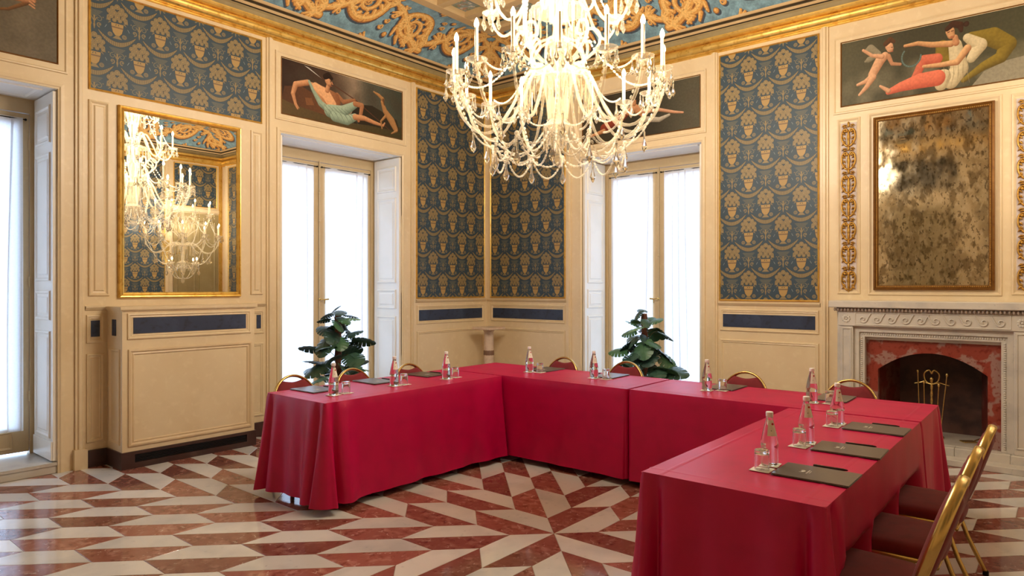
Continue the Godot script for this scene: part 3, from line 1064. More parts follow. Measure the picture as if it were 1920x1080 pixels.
# ------------------------------------------------------------------ cornice, painted cove, ribbed ceiling
func build_ceiling() -> void:
	var sides := [[SL, RD, "left"], [SR, RW, "right"], [SE, RD, "opposite"], [SS, RW, "rear"]]
	var gold := [Vector2(0, 4.165), Vector2(0.018, 4.168), Vector2(0.018, 4.182), Vector2(0.03, 4.186)]
	for k in 9:   # a full torus between fillets
		var a := -PI / 2 + PI * k / 8.0
		gold.append(Vector2(0.045 + 0.04 * cos(a), 4.232 + 0.046 * sin(a)))
	gold += [Vector2(0.05, 4.282), Vector2(0.066, 4.286), Vector2(0.084, 4.3), Vector2(0.094, 4.316), Vector2(0.095, 4.326), Vector2(0.04, 4.328)]
	var frieze := [Vector2(0.04, 4.326), Vector2(0.045, 4.35), Vector2(0.06, 4.38), Vector2(0.078, 4.398)]
	var line := [Vector2(0.078, 4.398), Vector2(0.064, 4.4), Vector2(0.064, 4.405), Vector2(0.088, 4.406)]
	var ledge := [Vector2(0.088, 4.406), Vector2(0.094, 4.41), Vector2(0.106, 4.424), Vector2(0.107, 4.428)]
	var groove := [Vector2(0.107, 4.428), Vector2(0.08, 4.43), Vector2(0.08, 4.448), Vector2(0.13, 4.45)]
	var ledge2 := [Vector2(0.13, 4.45), Vector2(0.14, 4.453), Vector2(0.152, 4.468), Vector2(0.154, 4.474), Vector2(0.14, 4.477)]
	var k := 0
	for q in sides:
		k += 1
		var s: WallPlane = q[0]
		var L: float = q[1]
		var c := structure("trim_%d" % k, run(MB.new(), s, gold, 0, L, 1, 1), M.gilt)
		part(c, "olive_frieze", run(MB.new(), s, frieze, 0, L, 1, 1), M.olive)
		part(c, "thin_groove", run(MB.new(), s, line, 0, L, 1, 1), M.dark_line)
		part(c, "cornice_ledge", run(MB.new(), s, ledge, 0, L, 1, 1), M.stucco)
		part(c, "cornice_groove", run(MB.new(), s, groove, 0, L, 1, 1), M.brown_line)
		part(c, "cornice_ledge", run(MB.new(), s, ledge2, 0, L, 1, 1), M.stucco)
		# the cove, painted; cut at the corners on the diagonal
		var rows := []
		var uvr := []
		for i in 9:
			var t := i / 8.0
			var p := Vector2(lerpf(0.14, 0.78, t), 4.477 + 0.303 * sin(t * PI / 2))
			rows.append(p)
		var b := MB.new()
		var nseg := 24
		for i in 8:
			for j in nseg:
				var P := []
				var T := []
				for e in [[i, j], [i, j + 1], [i + 1, j + 1], [i + 1, j]]:
					var p: Vector2 = rows[e[0]]
					var u := lerpf(p.x, L - p.x, float(e[1]) / nseg)
					P.append(s.at(u, p.y, p.x))
					T.append(Vector2(u / 2.9, 1.0 - e[0] / 8.0))
				var nn: Vector3 = (P[2] - P[0]).cross(P[3] - P[1]).normalized()
				if s.flip:
					b.tri(P[0], P[2], P[1], -nn, -nn, -nn, T[0], T[2], T[1])
					b.tri(P[0], P[3], P[2], -nn, -nn, -nn, T[0], T[3], T[2])
				else:
					b.tri(P[0], P[1], P[2], nn, nn, nn, T[0], T[1], T[2])
					b.tri(P[0], P[2], P[3], nn, nn, nn, T[0], T[2], T[3])
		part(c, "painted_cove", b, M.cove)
	var ce := structure("ceiling", MB.new().box(Vector3(-WALL, 4.86, -WALL), Vector3(RW + 0.3, 5.2, RD + 0.3)), M.olive)
	# a border of ribs with small painted coffers between, then a moulded edge
	var sx0 := 0.77
	var sz0 := 0.77
	var sx1 := RW - 0.77
	var sz1 := RD - 0.77
	var cs := WallPlane.new(Vector3(0, 4.78, 0), Vector3(1, 0, 0), Vector3(0, 0, 1), Vector3(0, -1, 0))
	part(ce, "ceiling_rib", frame(MB.new(), cs, sx0, sz0, sx1, sz1, [Vector2(0, 0.0), Vector2(0.13, 0.0), Vector2(0.14, -0.03), Vector2(0.14, -0.08)]), M.stucco)
	part(ce, "ceiling_rib", frame(MB.new(), cs, sx0 + 0.5, sz0 + 0.5, sx1 - 0.5, sz1 - 0.5, [Vector2(0, -0.08), Vector2(0, -0.03), Vector2(0.01, 0.0), Vector2(0.1, 0.0), Vector2(0.12, 0.02), Vector2(0.16, 0.02), Vector2(0.18, -0.03), Vector2(0.24, -0.04), Vector2(0.26, -0.08)]), M.stucco)
	var ln := sx1 - sx0
	var cnt := 13
	var floret := mat(rgb(206, 160, 92), 0.6)
	var cof := tri_tex(mat(Color.WHITE, 0.6), mixed(128, rgb(140, 150, 140), [[nz(131, 0.03), 0.45, 0.7, rgb(120, 130, 96), 0.9], [nz(132, 0.04), 0.6, 0.8, rgb(196, 132, 100), 0.8], [nz(133, 0.05), 0.66, 0.8, rgb(226, 216, 196), 0.8]]), 2.2)
	for e in 2:   # only the two sides that the view and the mirror reach
		for i in cnt:
			var a := sx0 + 0.14 + (ln - 0.28) * i / cnt
			var a1 := sx0 + 0.14 + (ln - 0.28) * (i + 1) / cnt
			var b := MB.new()
			if e == 0:
				b.box(Vector3(sx0 + 0.14, 4.78, a1 - 0.05), Vector3(sx0 + 0.5, 4.86, a1 + 0.05))
			else:
				b.box(Vector3(a1 - 0.05, 4.78, sz0 + 0.14), Vector3(a1 + 0.05, 4.86, sz0 + 0.5))
			part(ce, "ceiling_rib", b, M.stucco)
			var c := Vector3(sx0 + 0.32, 4.845, (a + a1) / 2) if e == 0 else Vector3((a + a1) / 2, 4.845, sz0 + 0.32)
			if i % 2 == 0:
				var f := MB.new()
				for j in 8:
					var t := TAU * j / 8.0
					f.blob(c + Vector3(cos(t), 0, sin(t)) * 0.07, Vector3(0.045, 0.02, 0.045))
				f.blob(c, Vector3(0.045, 0.03, 0.045))
				part(ce, "coffer_rosette", f, floret)
			var cp := MB.new().box(c + Vector3(-0.17, 0.002, -0.2), c + Vector3(0.17, 0.01, 0.2)) if e == 0 else MB.new().box(c + Vector3(-0.2, 0.002, -0.17), c + Vector3(0.2, 0.01, 0.17))
			part(ce, "coffer_panel", cp, cof)


# ------------------------------------------------------------------ French windows in deep openings
func build_openings() -> void:
	french_window(1, SL, OPEN_L[1][0], OPEN_L[1][1], "the window at the left edge")
	french_window(2, SL, OPEN_L[0][0], OPEN_L[0][1], "the window between the gilt mirror and the corner")
	french_window(3, SR, OPEN_R[0][0], OPEN_R[0][1], "the window left of the fireplace")


func french_window(n: int, s: WallPlane, u0: float, u1: float, where: String) -> void:
	var D := -0.56
	var step := 0.09
	var top := LINTEL
	var b := MB.new()   # fixed frame
	fbox(b, s, u0, step, u0 + 0.055, top, D - 0.06, D + 0.02)
	fbox(b, s, u1 - 0.055, step, u1, top, D - 0.06, D + 0.02)
	fbox(b, s, u0 + 0.055, top - 0.13, u1 - 0.055, top, D - 0.06, D + 0.02)
	var w := structure("window_%d" % n, b, M.sash)
	part(w, "marble_step", fbox(fbox(MB.new(), s, u0, -0.0, u1, step - 0.025, D - 0.06, -0.012), s, u0, step - 0.025, u1, step, D - 0.06, 0.0), M.sill)
	part(w, "opening_bead", frame(MB.new(), s, u0 - 0.05, -0.3, u1 + 0.05, top + 0.05, [Vector2(0, 0), Vector2(0.004, 0.014), Vector2(0.03, 0.016), Vector2(0.04, 0.008), Vector2(0.05, 0.006), Vector2(0.05, -0.01)]), M.paint)
	# soffit panel
	var sof := WallPlane.new(s.at(0, top, 0), s.U, -s.N, -s.V)
	part(w, "soffit_moulding", frame(MB.new(), sof, u0 + 0.08, 0.08, u1 - 0.08, 0.46, [Vector2(0, 0), Vector2(0.005, 0.014), Vector2(0.03, 0.016), Vector2(0.045, 0.004), Vector2(0.06, 0.0)]), M.shutter)
	part(w, "soffit_board", fbox(MB.new(), s, u0, top - 0.004, u1, top + 0.01, -0.54, -0.004), M.shutter)
	var mid := (u0 + u1) / 2
	for k in 2:
		var a := u0 + 0.058 if k == 0 else mid + 0.002
		var z := mid - 0.002 if k == 0 else u1 - 0.058
		var leaf := MB.new()
		var st := 0.09
		fbox(leaf, s, a, step + 0.02, a + st, top - 0.136, D - 0.045, D + 0.012)
		fbox(leaf, s, z - st, step + 0.02, z, top - 0.136, D - 0.045, D + 0.012)
		fbox(leaf, s, a + st, top - 0.235, z - st, top - 0.136, D - 0.045, D + 0.012)
		fbox(leaf, s, a + st, step + 0.02, z - st, step + 0.24, D - 0.045, D + 0.012)
		var lf := part(w, "window_leaf", leaf, M.sash)
		part(lf, "glass_pane", fbox(MB.new(), s, a + st, step + 0.24, z - st, top - 0.235, D - 0.03, D - 0.025), M.pane)
		part(lf, "kick_panel", frame(MB.new(), s, a + st + 0.03, step + 0.05, z - st - 0.03, step + 0.21, [Vector2(0, D + 0.012), Vector2(0.008, D + 0.024), Vector2(0.025, D + 0.012)]), M.sash)
		var rod := MB.new()
		rod.tube([s.at(a + 0.03, top - 0.19, D + 0.035), s.at(z - 0.03, top - 0.19, D + 0.035)], 0.005, 8)
		for e in [a + 0.03, z - 0.03]:
			rod.blob(s.at(e, top - 0.19, D + 0.035), Vector3.ONE * 0.011)
			rod.tube([s.at(e, top - 0.19, D + 0.01), s.at(e, top - 0.19, D + 0.035)], 0.005, 6)
		part(lf, "curtain_rod", rod, M.iron)
		for hy in [0.55, 1.55, 2.75]:
			part(lf, "hinge", MB.new().tube([s.at(a - 0.002 if k == 0 else z + 0.002, hy, D + 0.024), s.at(a - 0.002 if k == 0 else z + 0.002, hy + 0.09, D + 0.024)], 0.009, 8), M.sash)
		# the curtain: a pleated sheet on its rod
		var cu0 := a + (0.052 if k == 0 else 0.078)
		var cu1 := z - (0.078 if k == 0 else 0.052)
		var rows := []
		var ph := rng.randf() * 10.0
		var f1 := rng.randf_range(30, 38)
		var f2 := rng.randf_range(13, 17)
		for i in 29:
			var y := lerpf(step + 0.19 + 0.02 * (n % 2), top - 0.178, i / 28.0)
			var row := PackedVector3Array()
			for j in 201:
				var u := lerpf(cu0, cu1, j / 200.0)
				var hang := 1.0 - i / 28.0
				var fold := u * f1 + ph + 0.7 * sin(hang * 2.6 + u * 5.0) + 0.9 * sin(u * f2 * 0.5 + ph)
				var o := 0.009 * sin(fold) + (0.007 + 0.006 * hang) * sin(u * f2 + ph * 0.7 + hang * 1.3)
				var over := 0.5 + 0.5 * sin(u * 11.0 + ph * 1.9 + hang * 0.8)   # some folds lap over themselves
				var edge := smoothstep(0.0, 0.06, minf(u - cu0, cu1 - u))
				row.append(s.at(u + edge * (0.013 + 0.018 * over) * sin(fold * 2.0 + 0.6), y, D + 0.037 + 0.006 * hang + o * (0.4 + 0.6 * hang)))
			rows.append(row)
		var cm := MB.new().grid(rows, false, false, s.flip)
		single("curtain", cm, M.curtain, ["left", "right"][k if s == SR else 1 - k] + " white sheer curtain on " + where, "curtain", Vector3.ZERO, 0.0, "white sheer window curtains")
	# espagnolette bolt, its guides, and the handle
	var bolt := MB.new().tube([s.at(mid, step + 0.05, D + 0.03), s.at(mid, top - 0.12, D + 0.03)], 0.008, 8)
	for y in [0.4, 0.9, 1.95, 2.35, 2.7, top - 0.13]:
		bolt.blob(s.at(mid, y, D + 0.03), Vector3(0.014, 0.014, 0.014))
	part(w, "window_bolt", bolt, M.sash)
	var hd := MB.new().blob(s.at(mid, 1.4, D + 0.04), Vector3.ONE * 0.018)
	hd.tube([s.at(mid, 1.4, D + 0.045), s.at(mid - 0.05, 1.395, D + 0.06), s.at(mid - 0.11, 1.4, D + 0.06)], [0.007, 0.008, 0.012], 8)
	hd.tube([s.at(mid - 0.06, 1.39, D + 0.055), s.at(mid - 0.06, 1.345, D + 0.05)], 0.007, 8)
	part(w, "window_handle", hd, M.brass)
	# folded shutters against both cheeks of the opening
	for k in 2:
		var u := u0 if k == 0 else u1
		var dir := 1.0 if k == 0 else -1.0
		var sh := WallPlane.new(s.at(u, 0, 0) + s.U * dir * 0.03, -s.N, Vector3.UP, s.U * dir)
		var body := MB.new()
		fbox(body, sh, 0.015, step + 0.012, 0.5, top - 0.02, -0.03, 0.0)
		var so := part(w, "shutter", body, M.shutter)
		part(so, "shutter_plinth", fbox(MB.new(), sh, 0.02, step + 0.014, 0.49, step + 0.17, 0.0, 0.012), M.shutter)
		for q in [[0.28, 1.18], [1.27, 1.52], [1.6, 2.68], [2.76, 3.08]]:
			part(so, "shutter_panel", frame(MB.new(), sh, 0.07, q[0], 0.44, q[1], [Vector2(0, 0), Vector2(0.006, 0.012), Vector2(0.018, 0.014), Vector2(0.03, 0.003), Vector2(0.05, 0.003), Vector2(0.062, 0.01), Vector2(0.07, 0.01)]), M.shutter)
			part(so, "panel_field", fbox(MB.new(), sh, 0.135, q[0] + 0.065, 0.375, q[1] - 0.065, 0.0, 0.0095), M.shutter)


# ------------------------------------------------------------------ pictures
func P2(u: float, v: float) -> Vector2:
	return Vector2(u * 1000.0, v * 356.0)


func limb(p: Paint, pts: Array, rad: Array, lit: Color, dk: Color) -> void:
	var q := []
	for e in pts:
		q.append(P2(e[0], e[1]))
	p.limb(q, rad, lit, dk)


func wash(p: Paint, x0: float, x1: float, c0: Color, c1: Color) -> void:
	for x in range(int(x0), int(x1)):
		var c := c0.lerp(c1, smoothstep(0.0, 1.0, (x - x0) / (x1 - x0)))
		for y in p.h:
			p.dot(x, y, c, 1.0)


func canvas(kind: int) -> StandardMaterial3D:
	var p := Paint.new(1000, 356, rgb(60, 48, 36))
	var skin := rgb(214, 158, 112)
	var skin_d := rgb(128, 78, 48)
	if kind == 0:      # youth with a spear and a dog
		wash(p, 0, 330, rgb(50, 32, 24), rgb(70, 52, 40))
		wash(p, 330, 560, rgb(72, 54, 42), rgb(148, 128, 106))
		wash(p, 560, 700, rgb(148, 128, 106), rgb(84, 86, 74))
		wash(p, 700, 1000, rgb(84, 86, 74), rgb(66, 70, 58))
		for k in 40:
			p.disc(Vector2(rng.randf_range(0, 1000), rng.randf_range(20, 200)), rng.randf_range(20, 60), rgb(70, 58, 46), null, 40.0, 0.25)
		p.poly([P2(0, 0.72), P2(0.3, 0.86), P2(0.6, 0.82), P2(1, 0.75), P2(1, 1), P2(0, 1)], rgb(92, 72, 42), rgb(64, 58, 34))
		p.poly([P2(0.02, 0.5), P2(0.14, 0.42), P2(0.28, 0.55), P2(0.34, 0.86), P2(0.1, 0.8), P2(0, 0.74)], rgb(80, 50, 32), rgb(104, 66, 40))
		p.poly([P2(0.17, 0.62), P2(0.22, 0.6), P2(0.24, 0.72), P2(0.18, 0.75)], rgb(120, 78, 48))
		p.poly([P2(0.5, 0.9), P2(0.58, 0.5), P2(0.72, 0.45), P2(0.95, 0.62), P2(0.98, 0.85), P2(0.7, 0.86)], rgb(40, 32, 24), rgb(52, 46, 32))
		p.stroke([P2(0.3, 0.16), P2(0.57, 0.42), P2(0.88, 0.86)], [3.5, 4, 3], rgb(84, 52, 36))
		p.poly([P2(0.16, 0.03), P2(0.2, 0.05), P2(0.3, 0.19)], rgb(196, 192, 184))
		limb(p, [[0.19, 0.33], [0.1, 0.42], [0.08, 0.6]], [20, 19, 15], skin, skin_d)
		limb(p, [[0.08, 0.6], [0.1, 0.78], [0.115, 0.86]], [14, 11, 5], skin, skin_d)
		limb(p, [[0.105, 0.78], [0.125, 0.84]], [6, 3], skin, skin_d)
		limb(p, [[0.42, 0.42], [0.47, 0.52], [0.565, 0.43]], [17, 15, 11], skin_d.lerp(skin, 0.4), skin_d)
		p.poly([P2(0.2, 0.3), P2(0.33, 0.33), P2(0.43, 0.4), P2(0.45, 0.56), P2(0.42, 0.74), P2(0.33, 0.72), P2(0.26, 0.55)], skin, skin_d)
		limb(p, [[0.25, 0.36], [0.33, 0.46], [0.38, 0.62]], [26, 38, 34], rgb(226, 172, 124), skin)
		limb(p, [[0.34, 0.38], [0.35, 0.28]], [17, 15], skin, skin_d)
		limb(p, [[0.345, 0.2], [0.355, 0.24]], [23, 20], rgb(222, 166, 120), skin_d)
		limb(p, [[0.325, 0.13], [0.35, 0.09], [0.375, 0.13]], [19, 20, 12], rgb(44, 28, 20), rgb(30, 20, 16))
		p.cap(P2(0.366, 0.2), 2.4, P2(0.376, 0.205), 2.0, rgb(60, 36, 28))
		p.cap(P2(0.376, 0.2), 3, P2(0.384, 0.24), 3, rgb(214, 150, 108))
		p.cap(P2(0.368, 0.285), 2.2, P2(0.378, 0.28), 2, rgb(150, 72, 56))
		var cl := rgb(164, 184, 160)
		var cd := rgb(92, 108, 92)
		limb(p, [[0.2, 0.3], [0.23, 0.45], [0.29, 0.66], [0.38, 0.78]], [9, 12, 22, 26], cl, cd)
		limb(p, [[0.36, 0.76], [0.47, 0.7], [0.57, 0.52]], [44, 38, 24], cl, cd)
		limb(p, [[0.4, 0.84], [0.5, 0.86], [0.57, 0.76]], [36, 34, 26], cl, cd)
		for k in 7:
			p.stroke([P2(0.28 + 0.035 * k, 0.66), P2(0.33 + 0.04 * k, 0.78), P2(0.36 + 0.04 * k, 0.9)], [1.5, 2.5, 1.0], rgb(96, 112, 96), null, 2.0, 0.7)
		limb(p, [[0.57, 0.5], [0.63, 0.5], [0.62, 0.66], [0.6, 0.82]], [19, 18, 15, 11], skin_d.lerp(skin, 0.6), skin_d)
		limb(p, [[0.57, 0.76], [0.65, 0.74], [0.74, 0.78], [0.82, 0.8]], [22, 18, 14, 9], skin, skin_d)
		limb(p, [[0.82, 0.8], [0.835, 0.74]], [9, 6], skin, skin_d)
		var dog := rgb(188, 140, 88)
		limb(p, [[0.94, 0.82], [0.9, 0.66], [0.84, 0.5], [0.81, 0.32]], [22, 30, 22, 13], dog, rgb(112, 76, 44))
		limb(p, [[0.815, 0.26], [0.78, 0.2], [0.735, 0.16]], [16, 12, 6], dog, rgb(112, 76, 44))
		limb(p, [[0.82, 0.26], [0.83, 0.37]], [7, 4], rgb(104, 68, 40), rgb(80, 52, 32))
		limb(p, [[0.84, 0.6], [0.8, 0.72], [0.81, 0.86]], [11, 8, 6], dog, rgb(100, 68, 40))
		limb(p, [[0.95, 0.84], [0.9, 0.92]], [9, 6], dog, rgb(100, 68, 40))
	elif kind == 1:    # winged child and a seated woman with a ring of ribbon
		wash(p, 0, 420, rgb(84, 80, 58), rgb(66, 62, 44))
		wash(p, 420, 1000, rgb(66, 62, 44), rgb(76, 74, 54))
		for k in 60:
			var q := Vector2(rng.randf_range(0, 1000), rng.randf_range(200, 356))
			p.disc(q, rng.randf_range(20, 50), rgb(126, 118, 94), null, 40.0, 0.28)
		p.poly([P2(0.7, 1), P2(0.76, 0.82), P2(0.86, 0.72), P2(1, 0.68), P2(1, 1)], rgb(140, 132, 110))
		var wing := rgb(148, 138, 112)
		limb(p, [[0.215, 0.28], [0.17, 0.18], [0.14, 0.2]], [16, 24, 10], wing, rgb(104, 98, 76))
		limb(p, [[0.215, 0.3], [0.16, 0.34], [0.14, 0.36]], [10, 16, 6], wing, rgb(104, 98, 76))
		var ps := rgb(226, 176, 136)
		var pd := rgb(150, 100, 68)
		limb(p, [[0.25, 0.33], [0.22, 0.4], [0.18, 0.58]], [22, 28, 24], ps, pd)
		limb(p, [[0.235, 0.33], [0.18, 0.29], [0.128, 0.18]], [14, 10, 8], ps, pd)
		limb(p, [[0.27, 0.34], [0.29, 0.47], [0.335, 0.5]], [13, 10, 8], pd.lerp(ps, 0.5), pd)
		limb(p, [[0.18, 0.6], [0.14, 0.67], [0.095, 0.7]], [17, 12, 8], ps, pd)
		limb(p, [[0.185, 0.62], [0.145, 0.76], [0.105, 0.86]], [18, 13, 7], ps, pd)
		limb(p, [[0.275, 0.2], [0.28, 0.24]], [22, 19], ps, pd)
		limb(p, [[0.255, 0.15], [0.28, 0.1], [0.3, 0.14]], [14, 15, 10], rgb(92, 60, 34), rgb(70, 46, 28))
		p.cap(P2(0.287, 0.22), 2, P2(0.293, 0.22), 2, rgb(80, 50, 36))
		p.cap(P2(0.288, 0.285), 2, P2(0.296, 0.28), 2, rgb(160, 84, 66))
		var ol := rgb(140, 118, 44)
		var od := rgb(86, 70, 26)
		limb(p, [[0.7, 0.3], [0.8, 0.36], [0.87, 0.5], [0.84, 0.66], [0.76, 0.74], [0.66, 0.9]], [26, 48, 42, 30, 22, 12], ol, od)
		limb(p, [[0.555, 0.36], [0.56, 0.52], [0.6, 0.6]], [34, 40, 22], ol, od)
		var cr := rgb(222, 206, 166)
		var cdk := rgb(150, 132, 98)
		limb(p, [[0.68, 0.3], [0.74, 0.44], [0.7, 0.6]], [22, 36, 24], cr, cdk)
		limb(p, [[0.62, 0.38], [0.63, 0.55], [0.64, 0.72], [0.6, 0.88]], [34, 40, 46, 40], cr, cdk)
		limb(p, [[0.56, 0.8], [0.55, 0.9]], [40, 34], cr, cdk)
		for k in 6:
			p.stroke([P2(0.56 + 0.025 * k, 0.62), P2(0.57 + 0.022 * k, 0.78), P2(0.54 + 0.03 * k, 0.94)], [1.2, 2.4, 1.0], cdk, null, 2.0, 0.6)
		var pk := rgb(226, 122, 92)
		var pkd := rgb(168, 74, 52)
		limb(p, [[0.53, 0.52], [0.46, 0.5], [0.43, 0.66], [0.4, 0.78]], [28, 26, 22, 14], pk.darkened(0.08), pkd)
		limb(p, [[0.53, 0.8], [0.44, 0.8], [0.34, 0.84], [0.27, 0.89]], [42, 40, 26, 15], pk, pkd)
		limb(p, [[0.27, 0.87], [0.225, 0.78]], [13, 7], ps, pd)
		limb(p, [[0.6, 0.34], [0.5, 0.3], [0.43, 0.24], [0.36, 0.24]], [17, 15, 12, 8], rgb(218, 170, 118), skin_d)
		limb(p, [[0.68, 0.45], [0.63, 0.62], [0.55, 0.62], [0.46, 0.6]], [20, 16, 13, 9], rgb(226, 180, 128), skin_d)
		p.spiral(P2(0.395, 0.42), 52, 50, -2.4, -0.62, 5, 5, rgb(104, 122, 112), rgb(70, 84, 78))
		limb(p, [[0.625, 0.34], [0.62, 0.26]], [17, 14], skin, skin_d)
		limb(p, [[0.595, 0.16], [0.6, 0.22]], [23, 19], rgb(224, 176, 124), skin_d)
		limb(p, [[0.58, 0.12], [0.61, 0.06], [0.645, 0.1], [0.65, 0.18]], [12, 16, 18, 10], rgb(72, 44, 28), rgb(52, 32, 22))
		p.disc(P2(0.675, 0.1), 14, rgb(70, 44, 30), rgb(50, 32, 22))
		p.cap(P2(0.583, 0.17), 2.2, P2(0.592, 0.165), 2, rgb(80, 48, 34))
		p.cap(P2(0.602, 0.162), 2.2, P2(0.612, 0.158), 2, rgb(80, 48, 34))
		p.cap(P2(0.598, 0.245), 2, P2(0.608, 0.242), 2, rgb(166, 80, 62))
	elif kind == 2:    # a reclining figure, mostly dark
		wash(p, 0, 500, rgb(66, 58, 44), rgb(52, 48, 38))
		wash(p, 500, 1000, rgb(52, 48, 38), rgb(86, 82, 66))
		for k in 40:
			p.disc(Vector2(rng.randf_range(0, 1000), rng.randf_range(0, 356)), rng.randf_range(20, 50), rgb(84, 76, 60), null, 40.0, 0.2)
		limb(p, [[0.2, 0.7], [0.32, 0.6], [0.42, 0.45]], [34, 36, 24], rgb(150, 66, 44), rgb(90, 38, 28))
		limb(p, [[0.42, 0.45], [0.48, 0.4], [0.55, 0.55]], [26, 30, 26], skin, skin_d)
		limb(p, [[0.47, 0.3], [0.47, 0.25]], [18, 18], skin, skin_d)
		limb(p, [[0.46, 0.2], [0.48, 0.19]], [13, 12], rgb(60, 38, 26), rgb(40, 26, 20))
		limb(p, [[0.55, 0.5], [0.68, 0.52], [0.8, 0.62], [0.87, 0.66]], [16, 13, 10, 7], rgb(220, 172, 140), skin_d)
		limb(p, [[0.56, 0.66], [0.68, 0.72], [0.76, 0.66]], [22, 18, 10], rgb(196, 186, 166), rgb(110, 100, 84))
		limb(p, [[0.2, 0.76], [0.12, 0.8], [0.05, 0.84]], [18, 13, 8], skin, skin_d)
	else:              # an arm that holds a horn
		wash(p, 0, 1000, rgb(78, 68, 52), rgb(104, 94, 76))
		for k in 40:
			p.disc(Vector2(rng.randf_range(500, 1000), rng.randf_range(40, 356)), rng.randf_range(20, 50), rgb(128, 116, 96), null, 40.0, 0.2)
		var horn := rgb(132, 92, 52)
		limb(p, [[0.95, 0.0], [0.92, 0.12], [0.87, 0.28], [0.8, 0.42], [0.7, 0.5]], [22, 15, 10, 7, 4], horn, rgb(82, 54, 32))
		limb(p, [[0.55, 0.2], [0.7, 0.24], [0.86, 0.24]], [26, 20, 13], skin, skin_d)
		limb(p, [[0.86, 0.24], [0.9, 0.22]], [15, 12], skin, skin_d)
		for k in 4:
			limb(p, [[0.885, 0.17 + 0.04 * k], [0.905, 0.2 + 0.04 * k]], [5, 4], rgb(224, 168, 122), skin_d)
		limb(p, [[0.4, 0.5], [0.5, 0.4], [0.56, 0.25]], [60, 50, 30], skin, skin_d)
	p.grain(0.07, 0.05, 40 + kind)
	var m := mat(Color.WHITE, 0.5, 0.0, 0.35)
	m.albedo_texture = p.tex()
	return m


func face(s: WallPlane, u0: float, v0: float, u1: float, v1: float, n: float) -> MB:
	# a flat picture: the left of the texture is the left as seen from the room
	var b := MB.new()
	var q := [s.at(u0, v0, n), s.at(u1, v0, n), s.at(u1, v1, n), s.at(u0, v1, n)]
	var t := [Vector2(0, 1), Vector2(1, 1), Vector2(1, 0), Vector2(0, 0)]
	if s.flip:
		t = [Vector2(1, 1), Vector2(0, 1), Vector2(0, 0), Vector2(1, 0)]
		b.tri(q[0], q[2], q[1], s.N, s.N, s.N, t[0], t[2], t[1])
		b.tri(q[0], q[3], q[2], s.N, s.N, s.N, t[0], t[3], t[2])
	else:
		b.tri(q[0], q[1], q[2], s.N, s.N, s.N, t[0], t[1], t[2])
		b.tri(q[0], q[2], q[3], s.N, s.N, s.N, t[0], t[2], t[3])
	return b


func painting(s: WallPlane, u0: float, v0: float, u1: float, v1: float, kind: int, label: String) -> void:
	var t := thing("painting", label, "painting", Vector3.ZERO, 0.0, "painted panels above the windows and fireplace")
	part(t, "canvas", face(s, u0, v0, u1, v1, 0.006), canvas(kind))
	part(t, "gilt_slip", frame(MB.new(), s, u0 - 0.008, v0 - 0.008, u1 + 0.008, v1 + 0.008, [Vector2(0, 0), Vector2(0.001, 0.012), Vector2(0.006, 0.014), Vector2(0.012, 0.006)]), M.old_frame)
	part(t, "painted_frame", frame(MB.new(), s, u0 - 0.075, v0 - 0.075, u1 + 0.075, v1 + 0.06, [Vector2(0, 0), Vector2(0.003, 0.016), Vector2(0.014, 0.018), Vector2(0.024, 0.008), Vector2(0.066, 0.008), Vector2(0.068, 0.0)]), M.paint)


